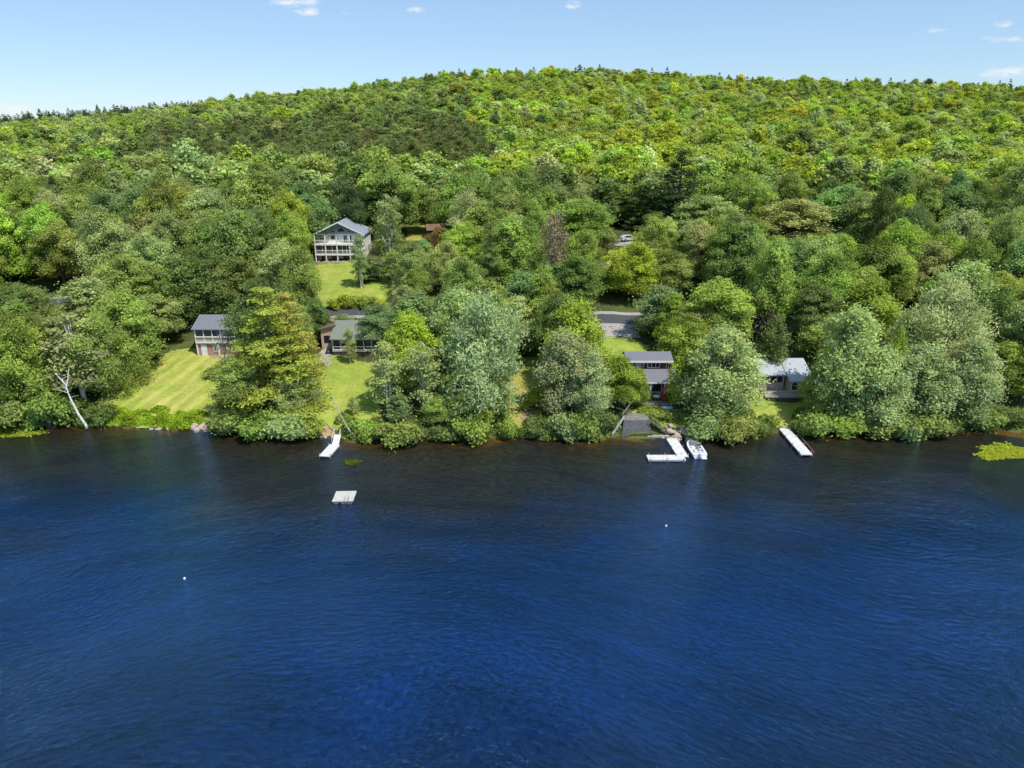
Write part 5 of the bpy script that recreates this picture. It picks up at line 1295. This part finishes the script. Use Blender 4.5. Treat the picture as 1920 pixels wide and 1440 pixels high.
tc = N(nt, 'ShaderNodeTexCoord'); sx = N(nt, 'ShaderNodeSeparateXYZ'); L.new(tc.outputs['Generated'], sx.inputs[0])
# a few thin clouds low over the hill: noise inside soft ellipses, by direction (u = x/y, v = z/y)
def wm(op, a, b=None, c=None, clamp=False):
    q = N(nt, 'ShaderNodeMath', operation=op); q.use_clamp = clamp
    for i, v in enumerate((a, b, c)):
        if v is None: continue
        if isinstance(v, (int, float)): q.inputs[i].default_value = v
        else: L.new(v, q.inputs[i])
    return q.outputs[0]
yy = wm('MAXIMUM', sx.outputs['Y'], .05); U = wm('DIVIDE', sx.outputs['X'], yy); Vv_ = wm('DIVIDE', sx.outputs['Z'], yy)
cb_ = N(nt, 'ShaderNodeCombineXYZ'); L.new(U, cb_.inputs[0]); L.new(wm('MULTIPLY', Vv_, 3.2), cb_.inputs[1])
nz = N(nt, 'ShaderNodeTexNoise'); nz.inputs['Scale'].default_value = 34; nz.inputs['Detail'].default_value = 9; nz.inputs['Roughness'].default_value = .62; nz.inputs['Distortion'].default_value = .4
L.new(cb_.outputs[0], nz.inputs['Vector']); tot = None
for (cx, cy, cw, ch, st_) in ((553, 6, 50, 9, 1.1), (575, 22, 26, 10, .9), (650, 26, 16, 6, .7), (780, 18, 26, 8, .6), (965, 13, 12, 6, .6), (1036, 26, 10, 5, .5), (1075, 9, 17, 9, .9), (1135, 24, 14, 5, .35),
                              (1195, 26, 16, 5, .3), (1750, 58, 60, 7, .45), (1882, 46, 26, 12, .7), (1885, 74, 50, 8, .6), (1895, 135, 70, 14, .8), (1990, 120, 80, 20, .9), (15, 203, 60, 14, .8), (235, 192, 40, 7, .4), (-150, 190, 120, 20, .8), (2150, 90, 90, 14, .8)):
    d_ = ray(cx, cy); u0, v0 = d_[0] / d_[1], d_[2] / d_[1]; k_ = F * CP * 1.06
    e1 = wm('POWER', wm('MULTIPLY', wm('ABSOLUTE', wm('SUBTRACT', U, u0)), k_ / cw), 2.0); e2 = wm('POWER', wm('MULTIPLY', wm('ABSOLUTE', wm('SUBTRACT', Vv_, v0)), k_ / ch), 2.0)
    g_ = wm('MULTIPLY', wm('SUBTRACT', 1.15, wm('SQRT', wm('ADD', e1, e2)), clamp=True), st_)
    tot = g_ if tot is None else wm('MAXIMUM', tot, g_)
cl = wm('MULTIPLY', wm('SUBTRACT', wm('MULTIPLY', tot, wm('POWER', wm('MULTIPLY', nz.outputs['Fac'], 1.9), 3.0)), .22), 1.2, clamp=True)
cl = wm('MULTIPLY', cl, .85)
mx = N(nt, 'ShaderNodeMix', data_type='RGBA'); L.new(cl, mx.inputs['Factor']); tn = N(nt, 'ShaderNodeVectorMath', operation='MULTIPLY'); L.new(sky.outputs[0], tn.inputs[0]); tn.inputs[1].default_value = (.83, .90, 1.0); m9 = N(nt, 'ShaderNodeMix', data_type='RGBA'); m9.inputs['Factor'].default_value = .38; L.new(tn.outputs[0], m9.inputs['A']); m9.inputs['B'].default_value = (3.0, 4.4, 6.0, 1); L.new(m9.outputs['Result'], mx.inputs['A']); mx.inputs['B'].default_value = (6.2, 6.3, 6.5, 1)
L.new(mx.outputs['Result'], bg.inputs['Color']); L.new(bg.outputs[0], out.inputs[0])
scn.view_settings.view_transform = 'Standard'; scn.view_settings.look = 'None'; scn.view_settings.exposure = 0; scn.view_settings.gamma = 1
scn.render.engine = 'CYCLES'; scn.cycles.use_adaptive_sampling = True; scn.cycles.adaptive_threshold = .015; scn.cycles.max_bounces = 4; scn.cycles.diffuse_bounces = 2; scn.cycles.transmission_bounces = 2; scn.cycles.glossy_bounces = 2
